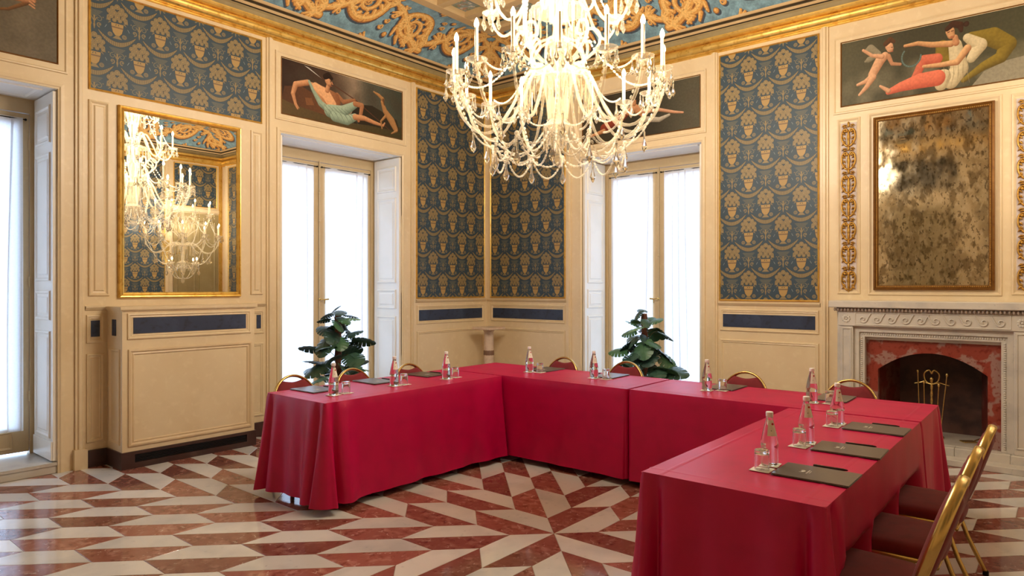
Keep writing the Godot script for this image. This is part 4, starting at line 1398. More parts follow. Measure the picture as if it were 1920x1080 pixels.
func build_left_wall_things() -> void:
	damask_hanging(SL, 3.535, 3.262, 5.12, 4.115, "wide blue damask panel above the gilt mirror")
	damask_hanging(SL, 0.072, 1.41, 1.36, 4.115, "tall blue damask panel in the corner, on the wall with the gilt mirror")
	painting(SL, 5.364, 3.41, 7.046, 4.01, 3, "painting of an arm holding a horn, above the window at the left edge")
	painting(SL, 1.614, 3.41, 3.296, 4.01, 0, "painting of a reclining youth with a spear and a dog, above a window")
	var frame_p := [Vector2(0, 0), Vector2(0.005, 0.016), Vector2(0.016, 0.018), Vector2(0.03, 0.006), Vector2(0.042, 0.004), Vector2(0.052, 0.014), Vector2(0.06, 0.014)]
	for q in [[4.968, 5.135], [3.515, 3.65]]:
		var w := get_node("trim_5")
		var pm := part(w, "narrow_panel", frame(MB.new(), SL, q[0], 1.47, q[1], 3.165, frame_p), M.paint)
		part(pm, "panel_field", fbox(MB.new(), SL, q[0] + 0.06, 1.53, q[1] - 0.06, 3.105, 0, 0.0135), M.paint)
	# the gilt mirror
	var t := thing("gilt_mirror", "large upright mirror in a bright gilt frame, reflecting the chandelier", "mirror")
	part(t, "mirror_glass", fbox(MB.new(), SL, 3.79, 1.48, 4.875, 3.135, 0.0, 0.018), M.mirror)
	part(t, "mirror_frame", frame(MB.new(), SL, 3.762, 1.452, 4.903, 3.163, [Vector2(0, 0), Vector2(0.002, 0.03), Vector2(0.01, 0.042), Vector2(0.018, 0.04), Vector2(0.022, 0.03), Vector2(0.032, 0.034), Vector2(0.044, 0.028), Vector2(0.05, 0.018)]), M.gilt)
	# radiator cover: a panelled box with a grille in its dark plinth
	t = thing("radiator_cover", "cream panelled radiator cover with a black strip below the gilt mirror", "radiator cover")
	var u0 := 3.79
	var u1 := 4.985
	var X := 0.33
	var f := WallPlane.new(SL.at(0, 0, X), SL.U, SL.V, SL.N)
	part(t, "body", fbox(MB.new(), SL, u0, 0.145, u1, 1.345, 0.002, X), M.paint)
	part(t, "top_board", fbox(fbox(MB.new(), SL, u0 - 0.02, 1.355, u1 + 0.02, 1.38, 0.002, X + 0.022), SL, u0 - 0.01, 1.345, u1 + 0.01, 1.355, 0.002, X + 0.012), M.paint)
	var pl := part(t, "plinth", fbox(fbox(fbox(fbox(fbox(MB.new(), SL, u0 - 0.012, 0, u1 + 0.012, 0.145, 0.002, X - 0.02), SL, u0 - 0.012, 0, u1 + 0.012, 0.05, X - 0.02, X + 0.014), SL, u0 - 0.012, 0.118, u1 + 0.012, 0.145, X - 0.02, X + 0.014), SL, u0 - 0.012, 0.05, 3.873, 0.118, X - 0.02, X + 0.014), SL, 4.889, 0.05, u1 + 0.012, 0.118, X - 0.02, X + 0.014), M.skirting)
	for k in 5:
		part(pl, "grille_bar", fbox(MB.new(), SL, 3.873, 0.055 + 0.0125 * k, 4.889, 0.0615 + 0.0125 * k, X - 0.018, X + 0.006), M.black)
	var bl := [Vector2(0, 0), Vector2(0.004, 0.012), Vector2(0.014, 0.014), Vector2(0.026, 0.005), Vector2(0.034, 0.008), Vector2(0.042, 0.0)]
	part(t, "strip_moulding", frame(MB.new(), f, 3.828, 1.1, 4.948, 1.325, bl), M.paint)
	part(t, "black_strip", fbox(MB.new(), f, 3.88, 1.15, 4.898, 1.285, 0, 0.005), M.slate, "blue-black painted strip")
	part(t, "panel_moulding", frame(MB.new(), f, 3.817, 0.185, 4.944, 1.022, [Vector2(0, 0.0), Vector2(0.003, -0.004), Vector2(0.006, 0.014), Vector2(0.02, 0.016), Vector2(0.034, 0.005), Vector2(0.046, 0.009), Vector2(0.056, 0.0)]), M.panel)
	var sd := WallPlane.new(Vector3(0, 0, u1), Vector3(1, 0, 0), Vector3.UP, Vector3(0, 0, 1))
	part(t, "side_moulding", frame(MB.new(), sd, 0.06, 0.2, 0.29, 1.02, [Vector2(0, 0), Vector2(0.005, 0.012), Vector2(0.015, 0.013), Vector2(0.03, 0.0)]), M.paint)
	part(t, "side_tablet", fbox(MB.new(), sd, 0.12, 1.13, 0.2, 1.27, 0, 0.006), M.slate)


func build_right_wall_things() -> void:
	damask_hanging(SR, 0.086, 1.41, 1.375, 4.115, "tall blue damask panel in the corner, on the wall with the fireplace")
	damask_hanging(SR, 3.492, 1.41, 4.522, 4.115, "tall blue damask panel between a window and the fireplace")
	painting(SR, 1.66, 3.37, 3.256, 3.96, 2, "dark painting of a reclining figure above the window behind the chandelier")
	painting(SR, FIRE - 0.766, 3.345, FIRE + 0.766, 3.975, 1, "painting of a winged child and a seated woman above the old mirror")
	# the old mirror over the mantel
	var u0 := FIRE - 0.479
	var u1 := FIRE + 0.479
	var t := thing("old_mirror", "foxed antique mirror in a dull gilt frame above the mantel", "mirror")
	part(t, "mirror_glass", face(SR, u0 + 0.03, 1.55, u1 - 0.03, 3.155, 0.016), M.old_mirror)
	part(t, "mirror_frame", frame(MB.new(), SR, u0, 1.52, u1, 3.185, [Vector2(0, 0), Vector2(0.002, 0.03), Vector2(0.018, 0.04), Vector2(0.024, 0.03), Vector2(0.04, 0.028), Vector2(0.046, 0.016)]), M.old_frame)
	var bd := MB.new()
	for k in 110:
		bd.blob(SR.at(u0 + 0.033, 1.56 + 1.59 * k / 110.0, 0.033), Vector3.ONE * 0.0065, Basis.IDENTITY, 5, 3)
		bd.blob(SR.at(u1 - 0.033, 1.56 + 1.59 * k / 110.0, 0.033), Vector3.ONE * 0.0065, Basis.IDENTITY, 5, 3)
	for k in 62:
		bd.blob(SR.at(u0 + 0.035 + 0.89 * k / 62.0, 3.152, 0.033), Vector3.ONE * 0.0065, Basis.IDENTITY, 5, 3)
		bd.blob(SR.at(u0 + 0.035 + 0.89 * k / 62.0, 1.553, 0.033), Vector3.ONE * 0.0065, Basis.IDENTITY, 5, 3)
	part(t, "bead_moulding", bd, M.old_gilt)
	var w := get_node("trim_6")
	part(w, "mirror_surround", frame(MB.new(), SR, u0 - 0.05, 1.47, u1 + 0.05, 3.235, [Vector2(0, 0), Vector2(0.004, 0.012), Vector2(0.014, 0.014), Vector2(0.026, 0.004), Vector2(0.03, 0)]), M.paint)
	# carved gilt panels either side of it
	for k in 2:
		var c := FIRE + (-0.7 if k == 0 else 0.7)
		carved_panel(c, ["carved gilt ornament panel left of the old mirror", "carved gilt ornament panel right of the old mirror"][k])
		part(w, "panel_surround", frame(MB.new(), SR, c - 0.105, 1.48, c + 0.105, 3.22, [Vector2(0, 0), Vector2(0.004, 0.012), Vector2(0.012, 0.014), Vector2(0.024, 0.004), Vector2(0.028, 0)]), M.paint)


func carved_panel(c: float, label: String) -> void:
	var t := thing("carved_panel", label, "carving", Vector3.ZERO, 0.0, "carved gilt panels beside the old mirror")
	var ground := tri_tex(mat(Color.WHITE, 0.7), mixed(128, rgb(206, 194, 188), [[nz(141, 0.03), 0.45, 0.9, rgb(178, 162, 156), 0.9]]), 3.0)
	part(t, "backing", fbox(MB.new(), SR, c - 0.071, 1.525, c + 0.071, 3.175, 0, 0.006), ground)
	var hgt := 0.232
	for k in 6:
		var y := 3.17 - hgt * (k + 0.5)
		part(t, "acanthus_motif", motif3d(c, y, hgt, false), M.old_gilt)
	part(t, "acanthus_motif", motif3d(c, 1.64, 0.25, true), M.old_gilt)


func motif3d(c: float, y: float, h: float, upright_leaf: bool) -> MB:
	var b := MB.new()
	var z := 0.014
	for s in [-1.0, 1.0]:
		var pts := []
		for q in [[0.005, -0.48], [0.03, -0.42], [0.056, -0.22], [0.06, 0.02], [0.048, 0.2], [0.022, 0.26], [0.012, 0.16], [0.03, 0.12]]:
			pts.append(Vector3(c + s * q[0], y + h * q[1], z))
		b.tube(curve(pts, 28), [0.004] + range(27).map(func(i): return 0.0115 - 0.00014 * i) + [0.005], 6, 0.9)
		b.blob(Vector3(c + s * 0.032, y + h * 0.16, z + 0.006), Vector3(0.014, 0.014, 0.011))
		for q in [[0.02, 0.42, 0.06, 0.36], [0.012, 0.34, 0.05, 0.3], [0.03, -0.34, 0.062, -0.44], [0.05, -0.1, 0.028, -0.2], [0.052, 0.08, 0.03, 0.0], [0.05, -0.26, 0.026, -0.34]]:
			b.tube([Vector3(c + s * q[0], y + h * q[1], z), Vector3(c + s * (q[0] + q[2]) / 2, y + h * ((q[1] + q[3]) / 2 + 0.03), z + 0.008), Vector3(c + s * q[2], y + h * q[3], z - 0.004)], [0.006, 0.0125, 0.003], 6, 0.8)
	for q in [[0.0, -0.3, 0.012, 0.05], [0.0, -0.1, 0.015, 0.045], [0.0, 0.06, 0.011, 0.035], [0.0, 0.44, 0.012, 0.03]]:
		b.blob(Vector3(c + q[0], y + h * q[1], z), Vector3(q[2], q[3] * (1.4 if upright_leaf else 1.0), 0.012))
	return b


func build_fireplace() -> void:
	var t := thing("fireplace", "white marble fireplace with wave scroll frieze and red marble arch", "fireplace")
	var c := FIRE
	for s in [-1.0, 1.0]:
		var a: float = c + s * 0.735
		var e: float = c + s * 0.62
		var jamb := MB.new()
		jamb.bbox(SR.at(a, 0.13, 0.0), SR.at(e, 1.175, 0.185), 0.004)
		var j := part(t, "jamb", jamb, M.chimney)
		part(j, "jamb_panel", frame(MB.new(), WallPlane.new(SR.at(0, 0, 0.185), SR.U, SR.V, SR.N), minf(a, e) + 0.012, 0.18, maxf(a, e) - 0.012, 1.16, [Vector2(0, 0), Vector2(0.004, 0.008), Vector2(0.012, 0.008), Vector2(0.018, 0.001)]), M.chimney)
		part(t, "jamb_base", MB.new().bbox(SR.at(c + s * 0.78, 0, 0), SR.at(c + s * 0.6, 0.13, 0.22), 0.006), M.chimney)
		part(t, "outer_return", MB.new().box(SR.at(c + s * 0.735, 0.13, 0), SR.at(c + s * 0.775, 1.31, 0.12)), M.chimney)
	# moulded slip round the mouth
	var sl := MB.new()
	for s in [-1.0, 1.0]:
		sl.box(SR.at(c + s * 0.62, 0.13, 0.0), SR.at(c + s * 0.575, 1.12, 0.15))
		sl.box(SR.at(c + s * 0.575, 0.13, 0.0), SR.at(c + s * 0.53, 1.075, 0.13))
	sl.box(SR.at(c - 0.62, 1.12, 0.0), SR.at(c + 0.62, 1.175, 0.15))
	sl.box(SR.at(c - 0.575, 1.075, 0.0), SR.at(c + 0.575, 1.12, 0.13))
	part(t, "mouth_moulding", sl, M.chimney)
	var bd := MB.new()
	for k in 60:
		bd.blob(SR.at(c - 0.56 + 1.12 * (k + 0.5) / 60.0, 1.1, 0.132), Vector3(0.0075, 0.011, 0.008), Basis.IDENTITY, 6, 4)
	for k in 48:
		for s in [-1.0, 1.0]:
			bd.blob(SR.at(c + s * 0.556, 0.16 + 0.92 * k / 48.0, 0.132), Vector3(0.011, 0.0075, 0.008), Basis.IDENTITY, 6, 4)
	part(t, "leaf_moulding", bd, M.chimney)
	# frieze with running scrolls and a rosette at each end
	var fr := part(t, "frieze", MB.new().bbox(SR.at(c - 0.75, 1.175, 0), SR.at(c + 0.75, 1.315, 0.195), 0.004), M.chimney)
	var fs := WallPlane.new(SR.at(0, 0, 0.195), SR.U, SR.V, SR.N)
	part(fr, "frieze_border", frame(MB.new(), fs, c - 0.605, 1.185, c + 0.605, 1.308, [Vector2(0, 0), Vector2(0.003, 0.006), Vector2(0.008, 0.006), Vector2(0.011, 0)]), M.chimney)
	for k in 10:
		var s := 1.0 if k >= 5 else -1.0
		var x := c + (k - 4.5) * 0.118
		var pts := []
		pts.append(fs.at(x - s * 0.066, 1.296, 0.004))
		pts.append(fs.at(x - s * 0.046, 1.262, 0.005))
		for i in 18:
			var a := PI + 0.3 + i * 0.42
			var r := 0.036 * (1.0 - i / 22.0)
			pts.append(fs.at(x + s * cos(a) * r, 1.243 + sin(a) * r, 0.005))
		part(fr, "wave_scroll", MB.new().tube(pts, 0.0058, 6, 1.0), M.chimney)
	for s in [-1.0, 1.0]:
		var ro := MB.new()
		for i in 9:
			var a := TAU * i / 9.0
			ro.blob(fs.at(c + s * 0.678 + cos(a) * 0.026, 1.245 + sin(a) * 0.026, 0.003), Vector3(0.013, 0.013, 0.007))
		ro.blob(fs.at(c + s * 0.678, 1.245, 0.005), Vector3(0.012, 0.012, 0.009))
		part(fr, "rosette", ro, M.chimney)
	var egg := MB.new()
	egg.box(SR.at(c - 0.765, 1.315, 0), SR.at(c + 0.765, 1.35, 0.205))
	part(t, "bed_moulding", egg, M.chimney)
	var eg := MB.new()
	for k in 52:
		var x := c - 0.79 + 1.58 * (k + 0.5) / 52.0
		eg.blob(SR.at(x, 1.333, 0.216), Vector3(0.011, 0.017, 0.013), Basis.IDENTITY, 7, 5)
		eg.blob(SR.at(x + 0.0152, 1.331, 0.211), Vector3(0.003, 0.016, 0.008), Basis.IDENTITY, 5, 4)
	part(t, "egg_and_dart", eg, tri_tex(mat(rgb(196, 178, 164), 0.4), M.chimney.albedo_texture, 3.0), "egg and dart moulding with brown grime")
	part(t, "mantel_shelf", MB.new().bbox(SR.at(c - 0.825, 1.352, 0), SR.at(c + 0.825, 1.418, 0.25), 0.006), M.chimney)
	# red marble slab with a flat arch
	var poly := PackedVector2Array([Vector2(-0.53, 0.13), Vector2(-0.43, 0.13), Vector2(-0.43, 0.765)])
	for i in range(1, 16):
		var x := -0.43 + 0.86 * i / 16.0
		poly.append(Vector2(x, 0.765 + 0.175 * (1.0 - pow(absf(x) / 0.43, 2.0))))
	poly.append_array(PackedVector2Array([Vector2(0.43, 0.765), Vector2(0.43, 0.13), Vector2(0.53, 0.13), Vector2(0.53, 1.075), Vector2(-0.53, 1.075)]))
	part(t, "red_marble_arch", MB.new().prism(poly, 0.0, 0.06, Transform3D(Basis.IDENTITY, Vector3(c, 0, 0.0))), M.rouge, "mottled red marble slab with an arched opening")
	part(t, "steel_fillet", MB.new().box(SR.at(c - 0.53, 1.045, 0.06), SR.at(c + 0.53, 1.075, 0.085)), M.chimney)
	# firebox
	var fb := MB.new()
	fb.box(SR.at(c - 0.5, 0.1, -0.56), SR.at(c + 0.5, 1.04, -0.5))
	fb.box(SR.at(c - 0.5, 1.0, -0.5), SR.at(c + 0.5, 1.04, 0.0))
	var ck := tri_tex(mat(rgb(150, 112, 106), 0.5), M.rouge.albedo_texture, 1.2, Vector3(0.3, 0.2, 0.7))
	for s in [-1.0, 1.0]:
		var cb := MB.new()
		cb.quad(SR.at(c + s * 0.46, 0.1, 0.0), SR.at(c + s * 0.34, 0.1, -0.5), SR.at(c + s * 0.34, 1.0, -0.5), SR.at(c + s * 0.46, 1.0, 0.0), s < 0)
		part(t, "firebox_cheek", cb, ck)
	part(t, "firebox", fb, M.soot)
	part(t, "hearth_floor", MB.new().box(SR.at(c - 0.5, -0.1, -0.5), SR.at(c + 0.5, 0.13, 0.1)), M.sill)
	for k in 3:
		var a := c - 0.6 + 0.4 * k
		part(t, "hearth_stone", MB.new().bbox(SR.at(a + 0.001, 0, 0.06), SR.at(a + 0.399, 0.128, 0.2), 0.004), M.chimney)
	for k in 4:
		var a := c - 0.84 + 0.42 * k
		part(t, "hearth_kerb", MB.new().bbox(SR.at(a + 0.001, 0, 0.2), SR.at(a + 0.419, 0.055, 0.36), 0.004), M.chimney)
	# brass fire irons on their stand
	var g := thing("fire_irons", "brass fire irons on a stand inside the fireplace", "fire tools", Vector3(c - 0.02, 0.13, -0.16))
	var st := MB.new()
	st.lathe([Vector2(0.0, 0.0), Vector2(0.1, 0.0), Vector2(0.1, 0.015), Vector2(0.03, 0.03), Vector2(0.014, 0.06)], 16)
	var prof := []
	for i in 31:
		prof.append(Vector2(0.008 + 0.007 * absf(sin(i * 0.8)), 0.05 + 0.5 * i / 30.0))
	st.lathe(prof, 10)
	part(g, "stand", st, M.brass)
	var top := MB.new()
	for k in 2:
		var s := -1.0 if k == 0 else 1.0
		top.tube(curve([Vector3(0, 0.5, 0), Vector3(s * 0.05, 0.53, 0), Vector3(s * 0.06, 0.6, 0), Vector3(s * 0.02, 0.635, 0), Vector3(0.0, 0.6, 0)], 16), 0.008, 6)
	top.tube([Vector3(-0.14, 0.5, 0), Vector3(-0.07, 0.52, 0.01), Vector3(0, 0.505, 0.02), Vector3(0.07, 0.52, 0.01), Vector3(0.14, 0.5, 0)], 0.006, 6)
	top.blob(Vector3(0, 0.55, 0), Vector3(0.018, 0.02, 0.018))
	part(g, "crest", top, M.brass)
	for q in [[-0.11, -0.09, 0.62], [-0.06, -0.05, 0.52], [0.06, 0.04, 0.5], [0.125, 0.07, 0.6]]:
		var tl := MB.new()
		tl.tube([Vector3(q[1], 0.02, 0.03), Vector3(q[0], q[2], 0.02)], 0.0055, 6)
		tl.blob(Vector3(q[0], q[2], 0.02), Vector3(0.014, 0.018, 0.014))
		part(g, "fire_iron", tl, M.brass)
	# a few scraps left on the hearth
	single("hearth_shovel", MB.new().bbox(Vector3(-0.06, 0, -0.04), Vector3(0.06, 0.012, 0.04), 0.004).tube([Vector3(0.05, 0.012, 0), Vector3(0.14, 0.03, -0.04)], 0.006, 6), M.brass, "small brass shovel lying on the hearth floor", "shovel", Vector3(c + 0.27, 0.1305, -0.14), 0.6)


# ------------------------------------------------------------------ tables and cloths
func build_tables() -> void:
	# x0, x1, z0, z1, then how far the hem flares on the -x, +x, -z, +z sides
	table(1.83, 2.57, 2.665, 4.53, [0.09, 0.09, 0.0, 0.085], "left arm of the U", 1, 3, [4.22, 3.65, 3.09], 0.36)
	table(1.83, 3.83, 1.91, 2.645, [0.06, 0.0, 0.06, 0.02], "far left of the U, by the corner", 2, 2, [2.575, 3.26], 0.31)
	table(3.85, 5.81, 1.92, 2.645, [0.0, 0.06, 0.06, 0.02], "far right of the U, by the fireplace", 3, 2, [4.41, 5.21], 0.31)
	table(5.06, 5.81, 2.665, 4.655, [0.05, 0.05, 0.0, 0.06], "right arm of the U", 4, 1, [4.25, 3.65, 3.04], 0.19)


func table(x0: float, x1: float, z0: float, z1: float, flare: Array, where: String, seed_: int, pushed_side: int, pushed: Array, push: float) -> void:
	var c := Vector3((x0 + x1) / 2, 0, (z0 + z1) / 2)
	var hx := (x1 - x0) / 2
	var hz := (z1 - z0) / 2
	var t := thing("banquet_table", "banquet table hidden under the cloth at the " + where, "table", c, 0.0, "tables under the red cloths")
	part(t, "tabletop", MB.new().bbox(Vector3(-hx + 0.01, 0.715, -hz + 0.01), Vector3(hx - 0.01, 0.744, hz - 0.01), 0.005), M.bark)
	for sx in [-1.0, 1.0]:
		for sz in [-1.0, 1.0]:
			part(t, "leg", MB.new().tube([Vector3(sx * (hx - 0.12), 0, sz * (hz - 0.14)), Vector3(sx * (hx - 0.12), 0.715, sz * (hz - 0.14))], 0.016, 8), M.iron)
	# the cloth: a top and a skirt whose folds deepen towards the hem and gather at the corners
	var r := RandomNumberGenerator.new()
	r.seed = 100 + seed_
	var ph := [r.randf() * 9, r.randf() * 9, r.randf() * 9, r.randf() * 9]
	var per := []   # points round the top: position, outward, flare, place along its side (0..1), side
	var cr := 0.018
	var sides := [[Vector2(-hx, hz), Vector2(hx, hz), Vector2(0, 1), flare[3]], [Vector2(hx, hz), Vector2(hx, -hz), Vector2(1, 0), flare[1]], [Vector2(hx, -hz), Vector2(-hx, -hz), Vector2(0, -1), flare[2]], [Vector2(-hx, -hz), Vector2(-hx, hz), Vector2(-1, 0), flare[0]]]
	for k in 4:
		var a: Vector2 = sides[k][0]
		var b: Vector2 = sides[k][1]
		var L := a.distance_to(b)
		var d := (b - a) / L
		var n := int(L / 0.013)
		for i in n + 1:
			var s := cr + (L - 2 * cr) * i / n
			per.append([a + d * s, sides[k][2], sides[k][3], s, L, k])
		for i in range(1, 10):   # round the corner
			var f := i / 10.0
			var k2 := (k + 1) % 4
			var o: Vector2 = (sides[k][2] as Vector2).lerp(sides[k2][2], f).normalized()
			var pc: Vector2 = b - (sides[k][2] as Vector2) * cr - (sides[k2][2] as Vector2) * cr + o * cr
			per.append([pc, o, maxf(sides[k][3], sides[k2][3]) if minf(sides[k][3], sides[k2][3]) > 0.03 else minf(sides[k][3], sides[k2][3]), 0.0, L, 4 + k])
	var rows := []
	var V := 22
	for i in V + 1:
		var row := PackedVector3Array()
		var f := float(i) / V
		for q in per:
			var o: Vector2 = q[1]
			var y := 0.752 - 0.7 * f
			var out := 0.0
			var fl: float = q[2]
			var side: int = q[5]
			var near := 1.0
			if side < 4:
				var e := minf(q[3], q[4] - q[3])
				near = exp(-e / 0.16)
				var w := sin(q[3] * 13.0 + ph[side]) * 0.55 + sin(q[3] * 23.0 + ph[side] * 1.7) * 0.45
				out = fl * (0.3 + 0.7 * near) * pow(f, 1.15) + (0.004 + 0.16 * fl) * w * pow(f, 1.3)
				# a box pleat falls beside each free corner
				var e0: float = q[3]
				var e1: float = q[4] - q[3]
				var prev: float = sides[(side + 3) % 4][3]
				var next: float = sides[(side + 1) % 4][3]
				for pl in [[e0, prev], [e1, next]]:
					if minf(pl[1], fl) > 0.03:
						var d: float = pl[0]
						out += 0.07 * pow(f, 0.5) * (0.5 * f * exp(-pow((d - 0.03) / 0.026, 2.0)) - 1.0 * exp(-pow((d - 0.075) / 0.022, 2.0)) + 0.35 * exp(-pow((d - 0.16) / 0.05, 2.0)) - 0.25 * exp(-pow((d - 0.27) / 0.06, 2.0)))
			else:
				out = fl * 1.0 * pow(f, 1.1)
			if side == pushed_side:   # the cloth gives way where a chair is pushed in
				var along: float = (q[0].y + c.z) if side % 2 == 1 else (q[0].x + c.x)
				for pz in pushed:
					out -= push * smoothstep(0.31, 0.2, absf(along - pz)) * smoothstep(0.51, 0.43, y)
			var drop := 0.006 * (1.0 - pow(1.0 - minf(f * 14.0, 1.0), 2.0)) if i > 0 else 0.0
			var p: Vector2 = q[0]
			p += o * (out + drop)
			row.append(Vector3(p.x, y - (0.0 if i > 0 else -0.001) + 0.012 * fl * near * f, p.y))
		rows.append(row)
	var b := MB.new()
	b.grid(rows, true, false, true)
	# top with faint fold lines
	var xs := creased(hx)
	var zs := creased(hz)
	var tr := []
	for z in zs:
		var row := PackedVector3Array()
		for x in xs:
			var y := 0.7531
			for d in [hx - absf(x), hz - absf(z)]:
				y += 0.0022 * maxf(0.0, 1.0 - absf(d - 0.085) / 0.011)
			y += 0.0007 * sin(x * 9.0 + ph[0]) * sin(z * 7.0 + ph[1])
			var e := minf(hx - absf(x), hz - absf(z))
			y -= 0.002 * exp(-e / 0.008)
			row.append(Vector3(x, y, z))
		tr.append(row)
	b.grid(tr, false, false, true)
	single("tablecloth", b, M.cloth, "crimson floor-length cloth on the table at the " + where, "tablecloth", c, 0.0, "crimson tablecloths")


func creased(h: float) -> Array:   # lines across a tabletop, close together at the pressed folds
	var a := []
	var n := int(2 * h / 0.06)
	for i in n + 1:
		a.append(-h + 2 * h * i / n)
	for d in [0.004, 0.07, 0.0745, 0.085, 0.0955, 0.1]:
		a.append(-h + d)
		a.append(h - d)
	a.sort()
	return a


# ------------------------------------------------------------------ chairs
func build_chairs() -> void:
	var ch := thing("banquet_chair", "", "chair", Vector3.ZERO, 0.0, "gold framed banquet chairs")
	# origin under the seat; the sitter looks along -z
	var seat := MB.new()
	var rows := []
	for i in 9:   # a cushion with a domed top
		var t := i / 8.0
		var row := PackedVector3Array()
		var sc: float = [0.0, 0.93, 0.985, 1.0, 1.0, 0.97, 0.86, 0.55, 0.0][i]
		var y: float = [0.35, 0.35, 0.355, 0.37, 0.39, 0.407, 0.42, 0.427, 0.43][i]
		for k in 40:
			var a := TAU * k / 40.0
			var c := cos(a)
			var s := sin(a)
			var e := 5.0
			var rr := 1.0 / pow(pow(absf(c), e) + pow(absf(s), e), 1.0 / e)
			row.append(Vector3(c * rr * 0.205 * sc * (1.04 - 0.05 * s * rr), y, s * rr * 0.215 * sc - 0.01))
		rows.append(row)
	seat.grid(rows, true, false, true)
	part(ch, "seat", seat, M.velvet)
	# arched back
	var arch := []
	var base_h := 0.42
	var ty := 0.835
	for i in 41:
		var a := PI * i / 40.0
		var x := 0.2 * cos(a)
		var y := 0.6 + (ty - 0.6) * sin(a)
		arch.append(Vector2(x, y))
	arch.push_front(Vector2(0.197, 0.52))
	arch.push_front(Vector2(0.19, base_h))
	arch.append(Vector2(-0.197, 0.52))
	arch.append(Vector2(-0.19, base_h))
	var lean := func(p: Vector2) -> Vector3: return Vector3(p.x, p.y, 0.185 + 0.33 * (p.y - 0.44))
	var path := []
	for p in arch:
		path.append(lean.call(p))
	path.push_front(Vector3(0.185, 0.34, 0.165))
	path.append(Vector3(-0.185, 0.34, 0.165))
	part(ch, "back_frame", MB.new().tube(path, 0.0105, 12, 1.9, Vector3(0, 0, 1)), M.brass)
	# padded panel: fills the arch but for an eye-shaped hand hold at the top
	var right := PackedVector2Array()
	for i in arch.size():
		var p: Vector2 = arch[i]
		if p.x > 0.1:
			right.append(Vector2(p.x * 0.965, p.y + (0.03 if p.y < 0.5 else -0.003)))
	var full := right.duplicate()
	for i in range(0, 13):   # the dipped upper edge
		var x := 0.088 - 0.176 * i / 12.0
		full.append(Vector2(x, 0.785 + 0.014 * pow(absf(x) / 0.085, 1.6)))
	for i in range(right.size() - 1, -1, -1):
		full.append(Vector2(-right[i].x, right[i].y))
	var pad := MB.new()
	var c0 := Vector2(0, 0.63)
	var rings := [[1.0, -0.006], [1.0, 0.008], [0.96, 0.02], [0.85, 0.029], [0.5, 0.033], [0.0, 0.034]]
	for face_ in [1.0, -1.0]:
		var pr := []
		for q in rings:
			var row := PackedVector3Array()
			for p in full:
				var w: Vector2 = c0 + (p - c0) * q[0]
				var L: Vector3 = lean.call(w)
				row.append(L + Vector3(0, -0.3, 1.0).normalized() * (-face_ * q[1]))
			pr.append(row)
		pad.grid(pr, true, false, face_ < 0)
	part(ch, "backrest", pad, M.velvet)
	# seat frame and legs
	var fr := MB.new()
	fr.tube([Vector3(0.214, 0.356, -0.2), Vector3(0.214, 0.356, 0.12), Vector3(0.2, 0.356, 0.185)], 0.011, 8, 1.4, Vector3(1, 0, 0))
	fr.tube([Vector3(-0.214, 0.356, -0.2), Vector3(-0.214, 0.356, 0.12), Vector3(-0.2, 0.356, 0.185)], 0.011, 8, 1.4, Vector3(1, 0, 0))
	fr.tube([Vector3(-0.19, 0.335, -0.2), Vector3(0.19, 0.335, -0.2)], 0.011, 8)
	fr.tube([Vector3(-0.19, 0.335, 0.18), Vector3(0.19, 0.335, 0.18)], 0.011, 8)
	part(ch, "seat_frame", fr, M.brass)
	for sx in [-1.0, 1.0]:
		var f := part(ch, "leg", MB.new().tube(curve([Vector3(sx * 0.19, 0.34, 0.1), Vector3(sx * 0.19, 0.34, -0.12), Vector3(sx * 0.19, 0.315, -0.185), Vector3(sx * 0.19, 0.24, -0.205), Vector3(sx * 0.192, 0.012, -0.235)], 20), 0.0115, 8), M.brass)
		part(f, "foot_cap", MB.new().lathe([Vector2(0, 0), Vector2(0.015, 0), Vector2(0.015, 0.02), Vector2(0.012, 0.024)], 10, Vector3(sx * 0.192, 0, -0.235)), M.iron)
		var g := part(ch, "leg", MB.new().tube([Vector3(sx * 0.195, 0.35, 0.135), Vector3(sx * 0.2, 0.19, 0.19), Vector3(sx * 0.205, 0.012, 0.27)], 0.0115, 8), M.brass)
		part(g, "foot_cap", MB.new().lathe([Vector2(0, 0), Vector2(0.015, 0), Vector2(0.015, 0.02), Vector2(0.012, 0.024)], 10, Vector3(sx * 0.205, 0, 0.27)), M.iron)
	# the back's top stands 0.32 behind the origin
	var spots := [
		[6.19 - 0.32, 4.25, PI / 2, "banquet chair at the right arm of the U, nearest the camera"],
		[6.185 - 0.32, 3.65, PI / 2, "banquet chair at the right arm of the U, the middle of three"],
		[6.19 - 0.32, 3.04, PI / 2, "banquet chair at the right arm of the U, nearest the fireplace"],
		[1.665 + 0.32, 4.22, -PI / 2, "banquet chair at the left arm of the U, nearest the radiator cover"],
		[1.675 + 0.32, 3.65, -PI / 2, "banquet chair at the left arm of the U, in front of the plant"],
		[1.776 + 0.32, 3.09, -PI / 2, "banquet chair at the left arm of the U, nearest the corner"],
		[2.575, 1.69 + 0.32, PI, "banquet chair at the far side of the U, nearest the corner pedestal"],
		[3.26, 1.63 + 0.32, PI, "banquet chair at the far side of the U, in front of the plant"],
		[4.41, 1.67 + 0.32, PI, "banquet chair at the far side of the U, in front of the blue damask"],
		[5.21, 1.64 + 0.32, PI, "banquet chair at the far side of the U, in front of the fireplace"],
	]
	for i in spots.size():
		var s: Array = spots[i]
		if i == 0:
			ch.position = Vector3(s[0], 0, s[1])
			ch.rotation.y = s[2]
			ch.set_meta("label", s[3])
		else:
			copy(ch, Vector3(s[0], 0, s[1]), s[2], s[3])


